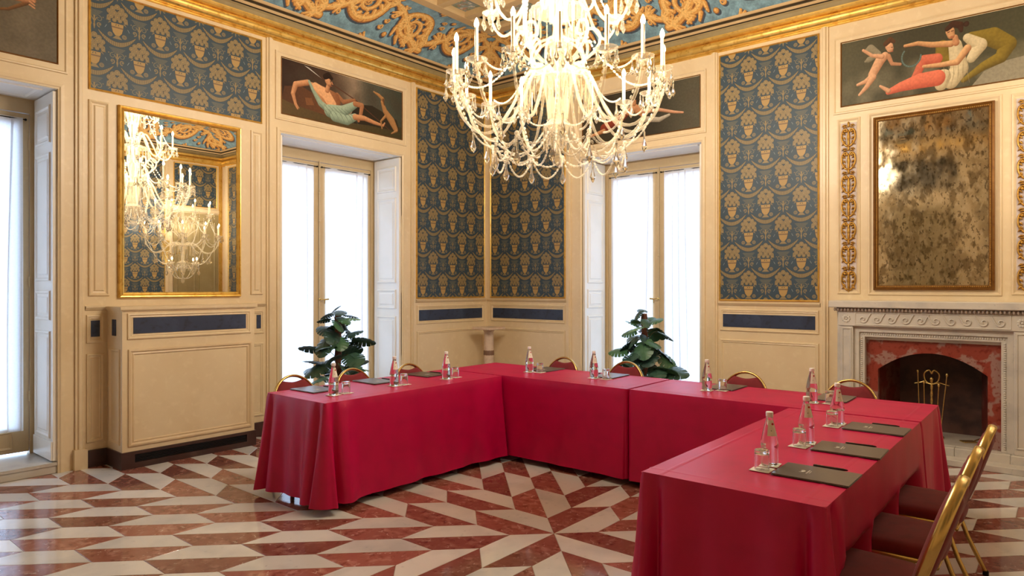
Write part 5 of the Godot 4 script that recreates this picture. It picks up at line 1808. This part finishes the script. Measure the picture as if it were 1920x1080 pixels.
# ------------------------------------------------------------------ bottles, glasses, folders, pens
func build_table_settings() -> void:
	var Y := 0.7552
	# water bottle, full: one solid of glass and water
	var bt := thing("water_bottle", "", "bottle", Vector3.ZERO, 0.0, "water bottles on the tables")
	part(bt, "glass_body", MB.new().lathe([Vector2(0.0, 0.001), Vector2(0.033, 0.001), Vector2(0.0365, 0.006), Vector2(0.0375, 0.02), Vector2(0.0375, 0.062), Vector2(0.0355, 0.07), Vector2(0.0355, 0.078), Vector2(0.038, 0.086), Vector2(0.0372, 0.1), Vector2(0.031, 0.135), Vector2(0.023, 0.17), Vector2(0.0165, 0.195), Vector2(0.0135, 0.21), Vector2(0.0135, 0.218), Vector2(0.0, 0.218)], 32), M.bottle)
	part(bt, "cap", MB.new().lathe([Vector2(0, 0.212), Vector2(0.0155, 0.212), Vector2(0.016, 0.216), Vector2(0.016, 0.232), Vector2(0.0145, 0.235), Vector2(0, 0.235)], 20), M.cap)
	var lab := MB.new()
	var rows := []
	for i in 9:
		var y := lerpf(0.132, 0.2, i / 8.0)
		var rr := 0.0318 - (y - 0.132) * 0.255 + 0.0012
		var row := PackedVector3Array()
		for j in 13:
			var a := lerpf(-0.75, 0.75, j / 12.0)
			row.append(Vector3(sin(a) * rr, y, cos(a) * rr))
		rows.append(row)
	lab.grid(rows)
	var lb := part(bt, "neck_label", lab, M.paper)
	var em := MB.new()
	for q in [[0.0, 0.183, 0.0055]]:
		var rr: float = 0.0318 - (q[1] - 0.132) * 0.255 + 0.0018
		em.blob(Vector3(0.004, q[1], rr), Vector3(q[2], q[2] * 1.1, 0.0008), Basis.IDENTITY, 10, 4)
	part(lb, "red_emblem", em, M.ink_red)
	var sp := MB.new()
	sp.blob(Vector3(-0.005, 0.155, 0.0276), Vector3(0.0022, 0.0022, 0.0008), Basis.IDENTITY, 8, 4)
	part(lb, "printed_mark", sp, M.iron)
	# tumbler, upside down
	var gl := thing("tumbler", "", "glass", Vector3.ZERO, 0.0, "upturned glasses on the tables")
	part(gl, "glass_wall", MB.new().lathe([Vector2(0.0285, 0.0005), Vector2(0.0312, 0.0005), Vector2(0.0312, 0.07), Vector2(0.0305, 0.082), Vector2(0.028, 0.0865), Vector2(0.0, 0.0865)], 32).grid(inner_glass(), true, false), M.tumbler)
	var co := thing("coaster", "", "coaster", Vector3.ZERO, 0.0, "paper coasters on the tables")
	part(co, "card", MB.new().box(Vector3(-0.0425, 0, -0.0425), Vector3(0.0425, 0.0022, 0.0425)), M.paper)
	var pm := MB.new()
	for k in 3:
		pm.box(Vector3(-0.018 + 0.003 * k, 0.0022, -0.006 + 0.006 * k), Vector3(0.018 - 0.003 * k, 0.0024, -0.003 + 0.006 * k))
	part(co, "printed_mark", pm, M.ink_grey)
	# folder: two boards with a pale printed emblem and two lines; the sitter is on its +z side
	var fo := thing("folder", "", "folder", Vector3.ZERO, 0.0, "dark folders on the tables")
	part(fo, "cover", MB.new().bbox(Vector3(-0.112, 0.005, -0.152), Vector3(0.112, 0.0085, 0.152), 0.0012), M.folder)
	part(fo, "back_board", MB.new().bbox(Vector3(-0.112, 0.0, -0.152), Vector3(0.112, 0.003, 0.152), 0.0012), M.folder)
	part(fo, "pages", MB.new().box(Vector3(-0.106, 0.003, -0.146), Vector3(0.108, 0.005, 0.146)), M.paper)
	var lg := MB.new()
	lg.blob(Vector3(0, 0.0086, -0.052), Vector3(0.014, 0.0004, 0.009), Basis.IDENTITY, 14, 4)
	for k in 3:
		lg.tube(curve([Vector3(-0.014 - 0.003 * k, 0.0087, -0.046 - 0.004 * k), Vector3(-0.018 - 0.003 * k, 0.0087, -0.054 - 0.003 * k), Vector3(-0.012 - 0.002 * k, 0.0087, -0.062 - 0.002 * k)], 8), 0.0007, 5, 0.4)
		lg.tube(curve([Vector3(0.014 + 0.003 * k, 0.0087, -0.046 - 0.004 * k), Vector3(0.018 + 0.003 * k, 0.0087, -0.054 - 0.003 * k), Vector3(0.012 + 0.002 * k, 0.0087, -0.062 - 0.002 * k)], 8), 0.0007, 5, 0.4)
	part(fo, "printed_emblem", lg, M.ink_pale)
	var tx := MB.new()
	for k in 11:
		tx.box(Vector3(-0.029 + 0.0054 * k, 0.0084, -0.036), Vector3(-0.0252 + 0.0054 * k, 0.0088, -0.0305))
	for k in 7:
		tx.box(Vector3(-0.018 + 0.0054 * k, 0.0084, -0.026), Vector3(-0.0145 + 0.0054 * k, 0.0088, -0.022))
	part(fo, "printed_lines", tx, M.ink_pale)
	var pe := thing("pen", "", "pen", Vector3.ZERO, 0.0, "black pens beside the folders")
	part(pe, "barrel", MB.new().tube([Vector3(0, 0.0055, -0.07), Vector3(0, 0.0055, -0.068), Vector3(0, 0.0055, 0.05), Vector3(0, 0.0055, 0.066), Vector3(0, 0.0055, 0.07)], [0.004, 0.0055, 0.0055, 0.003, 0.001], 10), M.pen)
	part(pe, "clip", MB.new().box(Vector3(-0.0015, 0.0105, -0.066), Vector3(0.0015, 0.012, -0.03)), M.chrome)
	# seats: middle, turn (0 = sitter on the +z side), name
	var seats := [
		[Vector3(5.665, Y, 4.245), PI / 2, "the right arm seat nearest the camera"],
		[Vector3(5.665, Y, 3.69), PI / 2, "the middle seat of the right arm"],
		[Vector3(5.66, Y, 3.07), PI / 2, "the right arm seat nearest the fireplace"],
		[Vector3(2.0, Y, 4.235), -PI / 2, "the left arm seat nearest the radiator cover"],
		[Vector3(2.0, Y, 3.65), -PI / 2, "the middle seat of the left arm"],
		[Vector3(2.0, Y, 3.08), -PI / 2, "the left arm seat nearest the corner"],
		[Vector3(2.63, Y, 2.08), PI, "the far seat nearest the corner pedestal"],
		[Vector3(3.34, Y, 2.08), PI, "the far seat in front of the window"],
		[Vector3(4.4, Y, 2.08), PI, "the far seat in front of the blue damask"],
		[Vector3(5.2, Y, 2.1), PI, "the far seat in front of the fireplace"],
	]
	# bottle and glass as found, seat by seat
	var bp := [Vector2(5.455, 4.2), Vector2(5.455, 3.655), Vector2(5.45, 3.04), Vector2(2.33, 4.29), Vector2(2.315, 3.7), Vector2(2.35, 3.15), Vector2(2.605, 2.315), Vector2(3.3, 2.29), Vector2(4.345, 2.32), Vector2(5.125, 2.38)]
	var gp := [Vector2(5.458, 4.305), Vector2(5.45, 3.752), Vector2(5.445, 3.132), Vector2(2.32, 4.172), Vector2(2.318, 3.6), Vector2(2.33, 3.02), Vector2(2.7, 2.28), Vector2(3.415, 2.278), Vector2(4.44, 2.25), Vector2(5.235, 2.345)]
	var first := true
	for i in seats.size():
		var s: Array = seats[i]
		var w: String = s[2]
		var turn: float = s[1]
		var bs := Basis(Vector3.UP, turn)
		var pen_at: Vector3 = s[0] + bs * Vector3(0.14 if i < 3 else (-0.15 if i < 6 else 0.15), 0, 0.02)
		var jit := rng.randf_range(-0.03, 0.03)
		var lookat := atan2(6.485 - bp[i].x, 7.243 - bp[i].y) + 0.45
		var put := [
			[fo, s[0], turn + jit, "dark grey folder with pale print at " + w],
			[pe, pen_at, turn + jit * 2.0 + 0.05, "black pen beside the folder at " + w],
			[bt, Vector3(bp[i].x, Y + 0.0022, bp[i].y), lookat, "clear water bottle with white cap at " + w],
			[gl, Vector3(gp[i].x, Y + 0.0022, gp[i].y), 0.0, "upturned clear glass at " + w],
			[co, Vector3(bp[i].x, Y, bp[i].y), turn + jit * 3.0 + 0.1, "white paper coaster under the bottle at " + w],
		]
		for q in put:
			var src: Node3D = q[0]
			if first:
				src.position = q[1]
				src.rotation.y = q[2]
				src.set_meta("label", q[3])
			else:
				copy(src, q[1], q[2], q[3])
		first = false
		copy(co, Vector3(gp[i].x, Y + 0.0002, gp[i].y), turn - jit * 2.0, "white coaster under the upturned glass at " + w)


func inner_glass() -> Array:
	var rows := []
	for p in [Vector2(0.0, 0.07), Vector2(0.024, 0.07), Vector2(0.0275, 0.066), Vector2(0.0285, 0.0005)]:
		var row := PackedVector3Array()
		for k in 32:
			var a := TAU * k / 32.0
			row.append(Vector3(cos(a) * p.x, p.y, -sin(a) * p.x))
		rows.append(row)
	return rows


# ------------------------------------------------------------------ plants and pedestal
func leaf_mesh(kind: int) -> ArrayMesh:
	# a split heart-shaped leaf, 1 long from its stalk at the origin along +z, drooping at the tip
	var b := MB.new()
	var n := 6
	for side in [-1.0, 1.0]:
		for k in n:   # fingers of the blade between the slits
			var t0 := float(k) / n
			var t1 := float(k + 1) / n
			var rows := []
			for i in 5:
				var t := lerpf(t0, t1, i / 4.0)
				var row := PackedVector3Array()
				var w := 0.56 * pow(sin(PI * clampf(0.14 + 0.86 * t, 0, 1)), 0.6) * (1.0 if kind != 1 else 0.86)
				if i == 0 or i == 4:
					w *= 0.95
				for j in 6:
					var f := j / 5.0
					var slit := 0.0 if f < 0.5 else (f - 0.5) * 0.028 * (1.0 if i == 0 else (-1.0 if i == 4 else 0.0))
					var z := t * 0.98 - 0.14 * f * f * (1.0 - t * 1.6) + slit + 0.05 * f
					var y := -0.2 * z * z + 0.1 * z - 0.22 * f * f * w + 0.012 * sin(t * 30.0) * f
					row.append(Vector3(side * w * f, y, z))
				rows.append(row)
			b.grid(rows, false, false, side > 0)
	b.tube([Vector3(0, 0.004, 0), Vector3(0, 0.03, 0.45), Vector3(0, -0.11, 0.97)], [0.014, 0.009, 0.003], 5)
	return b.mesh()


func build_plants() -> void:
	var lm := [leaf_mesh(0), leaf_mesh(1)]
	for q in [[Vector3(0.5, 0, 2.93), 1.3, "artificial split-leaf plant on a brown pole before the left wall's window", 21], [Vector3(2.82, 0, 0.5), 1.27, "artificial split-leaf plant on a brown pole before the right wall's window", 22]]:
		var r := RandomNumberGenerator.new()
		r.seed = q[3]
		var t := thing("potted_plant", q[2], "plant", q[0], 0.0, "split-leaf plants by the windows")
		var H: float = q[1]
		part(t, "pot", MB.new().lathe([Vector2(0, 0), Vector2(0.11, 0), Vector2(0.14, 0.22), Vector2(0.155, 0.225), Vector2(0.155, 0.26), Vector2(0.135, 0.26), Vector2(0.13, 0.23), Vector2(0, 0.23)], 24), M.pot)
		part(t, "soil", MB.new().lathe([Vector2(0.131, 0.231), Vector2(0.06, 0.24), Vector2(0, 0.242)], 16), M.soil)
		var path := []
		var rad := []
		for i in 22:
			var y := lerpf(0.2, H - 0.02, i / 21.0)
			path.append(Vector3(0.006 * sin(y * 9), y, 0.006 * cos(y * 7)))
			rad.append(0.034 + 0.004 * sin(i * 1.7))
		part(t, "moss_pole", MB.new().tube(path, rad, 12), M.bark)
		var n := 46
		for i in n:
			var f := float(i) / (n - 1)
			var y := lerpf(0.36, H - 0.1, pow(f, 0.85))
			var a: float = i * 2.4 + r.randf_range(-0.35, 0.35) + q[3]
			var reach := lerpf(0.17, 0.05, pow(f, 1.4)) * r.randf_range(0.35, 1.25)
			var size := lerpf(0.29, 0.14, f) * r.randf_range(0.8, 1.15)
			var dir := Vector3(cos(a), 0, sin(a))
			var p0 := Vector3(0, y, 0) + dir * 0.025
			var rise := r.randf_range(0.02, 0.13)
			var p1 := p0 + dir * reach + Vector3(0, rise, 0)
			part(t, "stalk", MB.new().tube(curve([p0, p0 + dir * reach * 0.5 + Vector3(0, rise * 0.75, 0), p1], 6), 0.0035, 5), M.stem)
			var tilt := r.randf_range(-0.5, 0.85)
			var fwd := (dir * cos(tilt) - Vector3.UP * sin(tilt)).rotated(Vector3.UP, r.randf_range(-0.5, 0.5))
			var sd := Vector3.UP.cross(fwd).normalized().rotated(fwd, r.randf_range(-0.8, 0.8))
			var o := MeshInstance3D.new()
			o.name = "leaf"
			o.mesh = lm[i % 2]
			o.material_override = M.leaf[3 if r.randf() < 0.12 else r.randi_range(0, 2)]
			o.transform = Transform3D(Basis(sd, fwd.cross(sd), fwd).scaled(Vector3.ONE * size), p1)
			t.add_child(o, true)


func build_pedestal() -> void:
	var t := thing("marble_pedestal", "pale marble column pedestal with a square top in the far corner", "pedestal", Vector3(0.33, 0, 0.33))
	part(t, "base", MB.new().bbox(Vector3(-0.13, 0, -0.13), Vector3(0.13, 0.08, 0.13), 0.006), M.pedestal)
	part(t, "shaft", MB.new().lathe([Vector2(0, 0.08), Vector2(0.1, 0.08), Vector2(0.105, 0.11), Vector2(0.085, 0.13), Vector2(0.075, 0.15), Vector2(0.066, 0.9), Vector2(0.064, 0.93), Vector2(0.074, 0.945), Vector2(0.08, 0.965), Vector2(0, 0.965)], 28), M.pedestal)
	part(t, "carved_band", MB.new().lathe([Vector2(0.069, 0.61), Vector2(0.0735, 0.615), Vector2(0.073, 0.675), Vector2(0.068, 0.68)], 48, Vector3.ZERO, 12, 0.05), tri_tex(mat(rgb(150, 124, 110), 0.6), M.pedestal.albedo_texture, 6.0), "brownish carved band")
	part(t, "top", MB.new().bbox(Vector3(-0.165, 0.965, -0.165), Vector3(0.165, 1.0, 0.165), 0.006), M.pedestal)


# ------------------------------------------------------------------ crystal lights
const BULB_ENERGY := 0.36


func drop_shape(L: float, w: float) -> MB:   # a faceted pendant that hangs from the origin
	var b := MB.new()
	b.blob(Vector3(0, -0.008, 0), Vector3(0.006, 0.007, 0.006), Basis.IDENTITY, 6, 4)
	var rows := []
	for p in [Vector2(0.0, -0.016), Vector2(w * 0.35, -0.02), Vector2(w * 0.3, -L * 0.45), Vector2(w * 0.55, -L * 0.58), Vector2(w, -L * 0.76), Vector2(w * 0.6, -L * 0.9), Vector2(0, -L)]:
		var row := PackedVector3Array()
		for k in 6:
			var a := TAU * k / 6.0
			row.append(Vector3(cos(a) * p.x, p.y, sin(a) * p.x))
		rows.append(row)
	b.grid(rows, true, false, false, false)
	return b


func strand(b: MB, p0: Vector3, p1: Vector3, sag: float, n: int, size := 0.0135) -> void:
	n = int((p0.distance_to(p1) + 2.6 * sag * sag / maxf(p0.distance_to(p1), 0.1)) / (size * 2.05))
	for i in n:
		var t := (i + 0.5) / n
		var q := p0.lerp(p1, t) - Vector3.UP * sag * 4.0 * t * (1.0 - t)
		var d := (p1 - p0 - Vector3.UP * sag * 4.0 * (1.0 - 2.0 * t)).normalized()
		var x := d.cross(Vector3.FORWARD if absf(d.z) < 0.9 else Vector3.RIGHT).normalized()
		b.blob(q, Vector3(size * 0.62, size, size * 0.62), Basis(x, d, x.cross(d)), 6, 4)


func polar(r: float, h: float, a: float) -> Vector3:
	return Vector3(cos(a) * r, h, sin(a) * r)


# one arm with its pan, candle, bulb, light and drops; it reaches along +x
func light_arm(parent: Node3D, pts: Array, candle_h: float, pan_r: float, drops: int, light_e: float) -> MeshInstance3D:
	var path := []
	for p in pts:
		path.append(Vector3(p[0], p[1], 0))
	var cp := curve(path, 34)
	var rad := []
	for i in cp.size():
		rad.append(0.0125 + 0.0016 * sin(i * 2.1) - 0.003 * i / cp.size())
	var arm := part(parent, "arm", MB.new().tube(cp, rad, 8), M.crystal)
	var e: Vector3 = path[path.size() - 1]
	var pan := MB.new().lathe([Vector2(0.008, -0.03), Vector2(0.024, -0.022), Vector2(0.03, -0.006), Vector2(0.018, 0.004), Vector2(0.04, 0.01), Vector2(pan_r, 0.03), Vector2(pan_r * 0.97, 0.033), Vector2(0.036, 0.017), Vector2(0.0, 0.015)], 36, e, 18, 0.09)
	part(arm, "drip_pan", pan, M.crystal)
	var c0 := e + Vector3(0, 0.016, 0)
	part(arm, "candle_socket", MB.new().lathe([Vector2(0.0145, 0), Vector2(0.0145, 0.026), Vector2(0.0115, 0.03)], 12, c0), M.chrome)
	part(arm, "candle_tube", MB.new().lathe([Vector2(0.012, 0.02), Vector2(0.012, candle_h), Vector2(0.0, candle_h)], 12, c0), M.candle)
	var bb := c0 + Vector3(0, candle_h, 0)
	part(arm, "bulb", MB.new().lathe([Vector2(0.0, 0.0), Vector2(0.011, 0.0), Vector2(0.0155, 0.014), Vector2(0.0165, 0.024), Vector2(0.0125, 0.042), Vector2(0.006, 0.056), Vector2(0.0, 0.064)], 14, bb), M.bulb)
	var l := OmniLight3D.new()
	l.name = "bulb_light"
	l.position = bb + Vector3(0, 0.024, 0)
	l.light_color = Color(1.0, 0.945, 0.87)
	l.light_energy = light_e
	l.light_size = 0.012
	l.omni_range = 14.0
	l.omni_attenuation = 2.0
	l.shadow_enabled = true
	arm.add_child(l, true)
	for k in drops:
		var a := TAU * (k + 0.3) / drops
		var d := MeshInstance3D.new()
		d.name = "crystal_drop"
		d.mesh = M.drop_mesh
		d.material_override = M.drop
		d.position = e + Vector3(cos(a) * pan_r * 0.9, 0.028, sin(a) * pan_r * 0.9)
		arm.add_child(d, true)
	return arm


func ring_of_arms(parent: Node3D, n: int, phase: float, pts: Array, candle_h: float, pan_r: float, drops: int, e := BULB_ENERGY) -> void:
	var first: MeshInstance3D = null
	for k in n:
		var a: MeshInstance3D
		if k == 0:
			a = light_arm(parent, pts, candle_h, pan_r, drops, e)
			first = a
		else:
			a = first.duplicate()
			a.name = "arm"
			parent.add_child(a, true)
		a.rotation.y = -(phase + TAU * k / n)


func prism_ring(r: float, h: float, n: int, L: float) -> MB:
	var b := MB.new()
	for k in n:
		var a := TAU * k / n
		var p := polar(r, h, a)
		b.blob(p - Vector3(0, 0.008, 0), Vector3(0.007, 0.008, 0.007), Basis.IDENTITY, 6, 4)
		var rows := []
		for q in [Vector2(0.002, -0.016), Vector2(0.0075, -0.022), Vector2(0.0075, -L + 0.02), Vector2(0.001, -L)]:
			var row := PackedVector3Array()
			for j in 3:
				var t := a + TAU * j / 3.0
				row.append(p + Vector3(cos(t) * q.x, q.y, sin(t) * q.x))
			rows.append(row)
		b.grid(rows, true, false, false, false)
	return b


func build_chandelier() -> void:
	M.drop_mesh = drop_shape(0.115, 0.017).mesh()
	var big := drop_shape(0.15, 0.02).mesh()
	var t := thing("crystal_chandelier", "large crystal chandelier with lit candle bulbs and bead garlands", "chandelier", CH)
	var prof := []
	for q in [[0.0, 2.4], [0.03, 2.415], [0.045, 2.45], [0.03, 2.485], [0.012, 2.5], [0.03, 2.52], [0.085, 2.6], [0.1, 2.66], [0.09, 2.7], [0.03, 2.72], [0.026, 2.78], [0.05, 2.82], [0.06, 2.88], [0.03, 2.93], [0.03, 3.0], [0.04, 3.08], [0.06, 3.18], [0.07, 3.26], [0.04, 3.34], [0.028, 3.4], [0.05, 3.46], [0.045, 3.55], [0.025, 3.6], [0.04, 3.7], [0.055, 3.8], [0.03, 3.88], [0.02, 3.95], [0.04, 4.02], [0.03, 4.1], [0.015, 4.16], [0.012, 4.3]]:
		prof.append(Vector2(q[0], q[1]))
	part(t, "stem", MB.new().lathe(prof, 18), M.crystal)
	part(t, "hanging_rod", MB.new().tube([Vector3(0, 4.28, 0), Vector3(0, 4.82, 0)], 0.01, 8), M.brass)
	part(t, "ceiling_rose", MB.new().lathe([Vector2(0.0, 4.78), Vector2(0.05, 4.79), Vector2(0.1, 4.83), Vector2(0.12, 4.86), Vector2(0, 4.86)], 24), M.gilt)
	ring_of_arms(t, 16, 0.93, [[0.06, 2.74], [0.09, 2.96], [0.16, 3.09], [0.25, 3.0], [0.33, 2.82], [0.44, 2.67], [0.56, 2.65], [0.67, 2.75], [0.725, 2.88], [0.74, 2.965]], 0.215, 0.074, 6)
	ring_of_arms(t, 8, 0.4, [[0.05, 3.42], [0.08, 3.62], [0.15, 3.72], [0.23, 3.6], [0.31, 3.43], [0.4, 3.37], [0.47, 3.43], [0.5, 3.52]], 0.2, 0.068, 6)
	# dishes with hanging prisms
	for q in [[0.235, 2.99, 30, 0.18], [0.1, 2.68, 14, 0.17], [0.2, 3.5, 24, 0.14], [0.15, 3.98, 18, 0.14]]:
		var r: float = q[0]
		part(t, "crystal_dish", MB.new().lathe([Vector2(0.03, q[1] + 0.07), Vector2(r * 0.6, q[1] + 0.05), Vector2(r, q[1] + 0.012), Vector2(r * 1.04, q[1]), Vector2(r * 0.99, q[1] + 0.004), Vector2(r * 0.55, q[1] + 0.036), Vector2(0.03, q[1] + 0.055)], 40, Vector3.ZERO, 20, 0.05), M.crystal)
		part(t, "prism_fringe", prism_ring(r, q[1], q[2], q[3]), M.drop)
	# curled leaves between the two tiers, and a crown of hooks above
	for k in 8:
		var a := TAU * k / 8.0 + 0.2
		var pts := []
		for q in [[0.05, 3.1], [0.17, 3.14], [0.28, 3.24], [0.29, 3.34], [0.22, 3.37], [0.19, 3.3], [0.24, 3.27]]:
			pts.append(polar(q[0], q[1], a))
		part(t, "curled_scroll", MB.new().tube(curve(pts, 24), 0.0115, 7), M.crystal)
		pts = []
		for q in [[0.06, 3.3], [0.16, 3.25], [0.2, 3.12], [0.15, 3.06], [0.12, 3.13], [0.16, 3.16]]:
			pts.append(polar(q[0], q[1], a + 0.39))
		part(t, "curled_scroll", MB.new().tube(curve(pts, 24), 0.01, 7), M.crystal)
		pts = []
		for q in [[0.03, 3.72], [0.09, 3.98], [0.2, 4.1], [0.31, 4.04], [0.32, 3.92], [0.25, 3.89]]:
			pts.append(polar(q[0], q[1], a))
		part(t, "crown_hook", MB.new().tube(curve(pts, 24), 0.012, 7), M.crystal)
		var g := MB.new()
		strand(g, polar(0.31, 4.03, a), polar(0.31, 4.03, a + TAU / 8.0), 0.12, 13)
		strand(g, polar(0.31, 4.03, a), polar(0.05, 4.15, a), 0.05, 12)
		strand(g, polar(0.31, 3.95, a), polar(0.5, 3.55, a + 0.2), 0.1, 22)
		part(t, "bead_garland", g, M.bead)
		var d := part(t, "crystal_drop", big, M.drop)
		d.position = polar(0.26, 3.89, a)
	for k in 16:
		var a := 0.93 + TAU * k / 16.0
		var g := MB.new()
		strand(g, polar(0.74, 2.965, a), polar(0.74, 2.965, a + TAU / 16.0), 0.1, 13)
		part(t, "bead_garland", g, M.bead)
		g = MB.new()
		strand(g, polar(0.72, 2.93, a), polar(0.46, 2.56, a + 0.1), 0.11, 22)
		part(t, "bead_garland", g, M.bead)
		if k % 2 == 0:
			g = MB.new()
			strand(g, polar(0.25, 3.3, a), polar(0.7, 3.02, a), 0.16, 26)
			part(t, "bead_garland", g, M.bead)
	# the lower ring of swags with a drop at each join
	for k in 12:
		var a := 0.5 + TAU * k / 12.0
		var a1 := a + TAU / 12.0
		var g := MB.new()
		strand(g, polar(0.47, 2.55, a), polar(0.47, 2.55, a1), 0.07, 13, 0.015)
		strand(g, polar(0.47, 2.54, a), polar(0.47, 2.54, a1), 0.15, 17, 0.015)
		strand(g, polar(0.47, 2.56, a), polar(0.11, 2.64, a), 0.13, 18, 0.0135)
		g.blob(polar(0.47, 2.555, a), Vector3.ONE * 0.018, Basis.IDENTITY, 8, 6)
		part(t, "bead_garland", g, M.bead)
		var d := part(t, "crystal_drop", big, M.drop)
		d.position = polar(0.47, 2.53, a)
		d.scale = Vector3.ONE * 1.25
	for k in 9:
		var a := TAU * k / 9.0
		var d := part(t, "crystal_drop", big, M.drop)
		d.position = polar(0.6, 2.645, a * 1.0 + 0.2)
		d.scale = Vector3.ONE * 1.1


# a large wall light by the far right corner: outside the frame, seen in the gilt mirror
func build_girandole() -> void:
	var t := thing("crystal_sconce", "crystal candle light on the far wall, seen only in the gilt mirror", "wall light", Vector3(7.02, 0, 1.2))
	var prof := []
	for q in [[0.0, 1.62], [0.03, 1.64], [0.04, 1.7], [0.015, 1.76], [0.06, 1.9], [0.09, 2.0], [0.03, 2.06], [0.04, 2.2], [0.07, 2.34], [0.03, 2.44], [0.03, 2.7], [0.06, 2.86], [0.03, 2.95], [0.02, 3.1], [0.012, 3.4], [0.0, 3.44]]:
		prof.append(Vector2(q[0], q[1]))
	part(t, "stem", MB.new().lathe(prof, 14), M.crystal)
	part(t, "wall_bracket", MB.new().tube([Vector3(0.03, 2.25, 0), Vector3(0.4, 2.2, 0), Vector3(RW - 7.02, 2.25, 0)], 0.015, 8), M.brass)
	part(t, "wall_plate", MB.new().bbox(Vector3(RW - 7.02 - 0.02, 2.0, -0.1), Vector3(RW - 7.02 - 0.001, 2.5, 0.1), 0.004), M.brass)
	ring_of_arms(t, 10, 0.2, [[0.06, 2.3], [0.12, 2.42], [0.25, 2.38], [0.4, 2.24], [0.55, 2.24], [0.66, 2.38], [0.68, 2.53]], 0.2, 0.085, 4, 0.08)
	ring_of_arms(t, 8, 0.0, [[0.05, 2.8], [0.12, 2.94], [0.24, 2.86], [0.38, 2.78], [0.49, 2.84], [0.52, 2.97]], 0.2, 0.085, 3, 0.08)
	ring_of_arms(t, 4, 0.5, [[0.04, 1.92], [0.12, 1.98], [0.2, 1.88], [0.29, 1.9], [0.31, 2.0]], 0.06, 0.05, 4, 0.03)
	for q in [[0.2, 2.36, 22, 0.2], [0.12, 2.02, 14, 0.16]]:
		var r: float = q[0]
		part(t, "crystal_dish", MB.new().lathe([Vector2(0.03, q[1] + 0.05), Vector2(r, q[1] + 0.01), Vector2(r * 1.04, q[1]), Vector2(0.03, q[1] + 0.035)], 28), M.crystal)
		part(t, "prism_fringe", prism_ring(r, q[1], q[2], q[3]), M.drop)
	for k in 10:
		var a := 0.2 + TAU * k / 10.0
		var g := MB.new()
		strand(g, polar(0.68, 2.53, a), polar(0.68, 2.53, a + TAU / 10.0), 0.16, 18)
		strand(g, polar(0.64, 2.45, a), polar(0.3, 2.0, a), 0.12, 22)
		strand(g, polar(0.52, 2.97, a - 0.2), polar(0.64, 2.6, a), 0.1, 22)
		strand(g, polar(0.2, 2.38, a), polar(0.5, 2.9, a), 0.14, 22)
		strand(g, polar(0.3, 2.0, a), polar(0.3, 2.0, a + TAU / 10.0), 0.08, 22)
		strand(g, polar(0.3, 1.98, a), polar(0.04, 1.72, a), 0.08, 22)
		part(t, "bead_garland", g, M.bead)
		var dr := part(t, "crystal_drop", M.drop_mesh, M.drop)
		dr.position = polar(0.3, 1.97, a)
		dr.scale = Vector3.ONE * 1.7
		dr = part(t, "crystal_drop", M.drop_mesh, M.drop)
		dr.position = polar(0.5, 2.22, a + 0.15)
		dr.scale = Vector3.ONE * 1.9
		var sc := []
		for q in [[0.05, 2.5], [0.16, 2.62], [0.27, 2.7], [0.25, 2.8], [0.18, 2.78], [0.2, 2.7]]:
			sc.append(polar(q[0], q[1], a))
		part(t, "curled_scroll", MB.new().tube(curve(sc, 18), 0.011, 6), M.crystal)
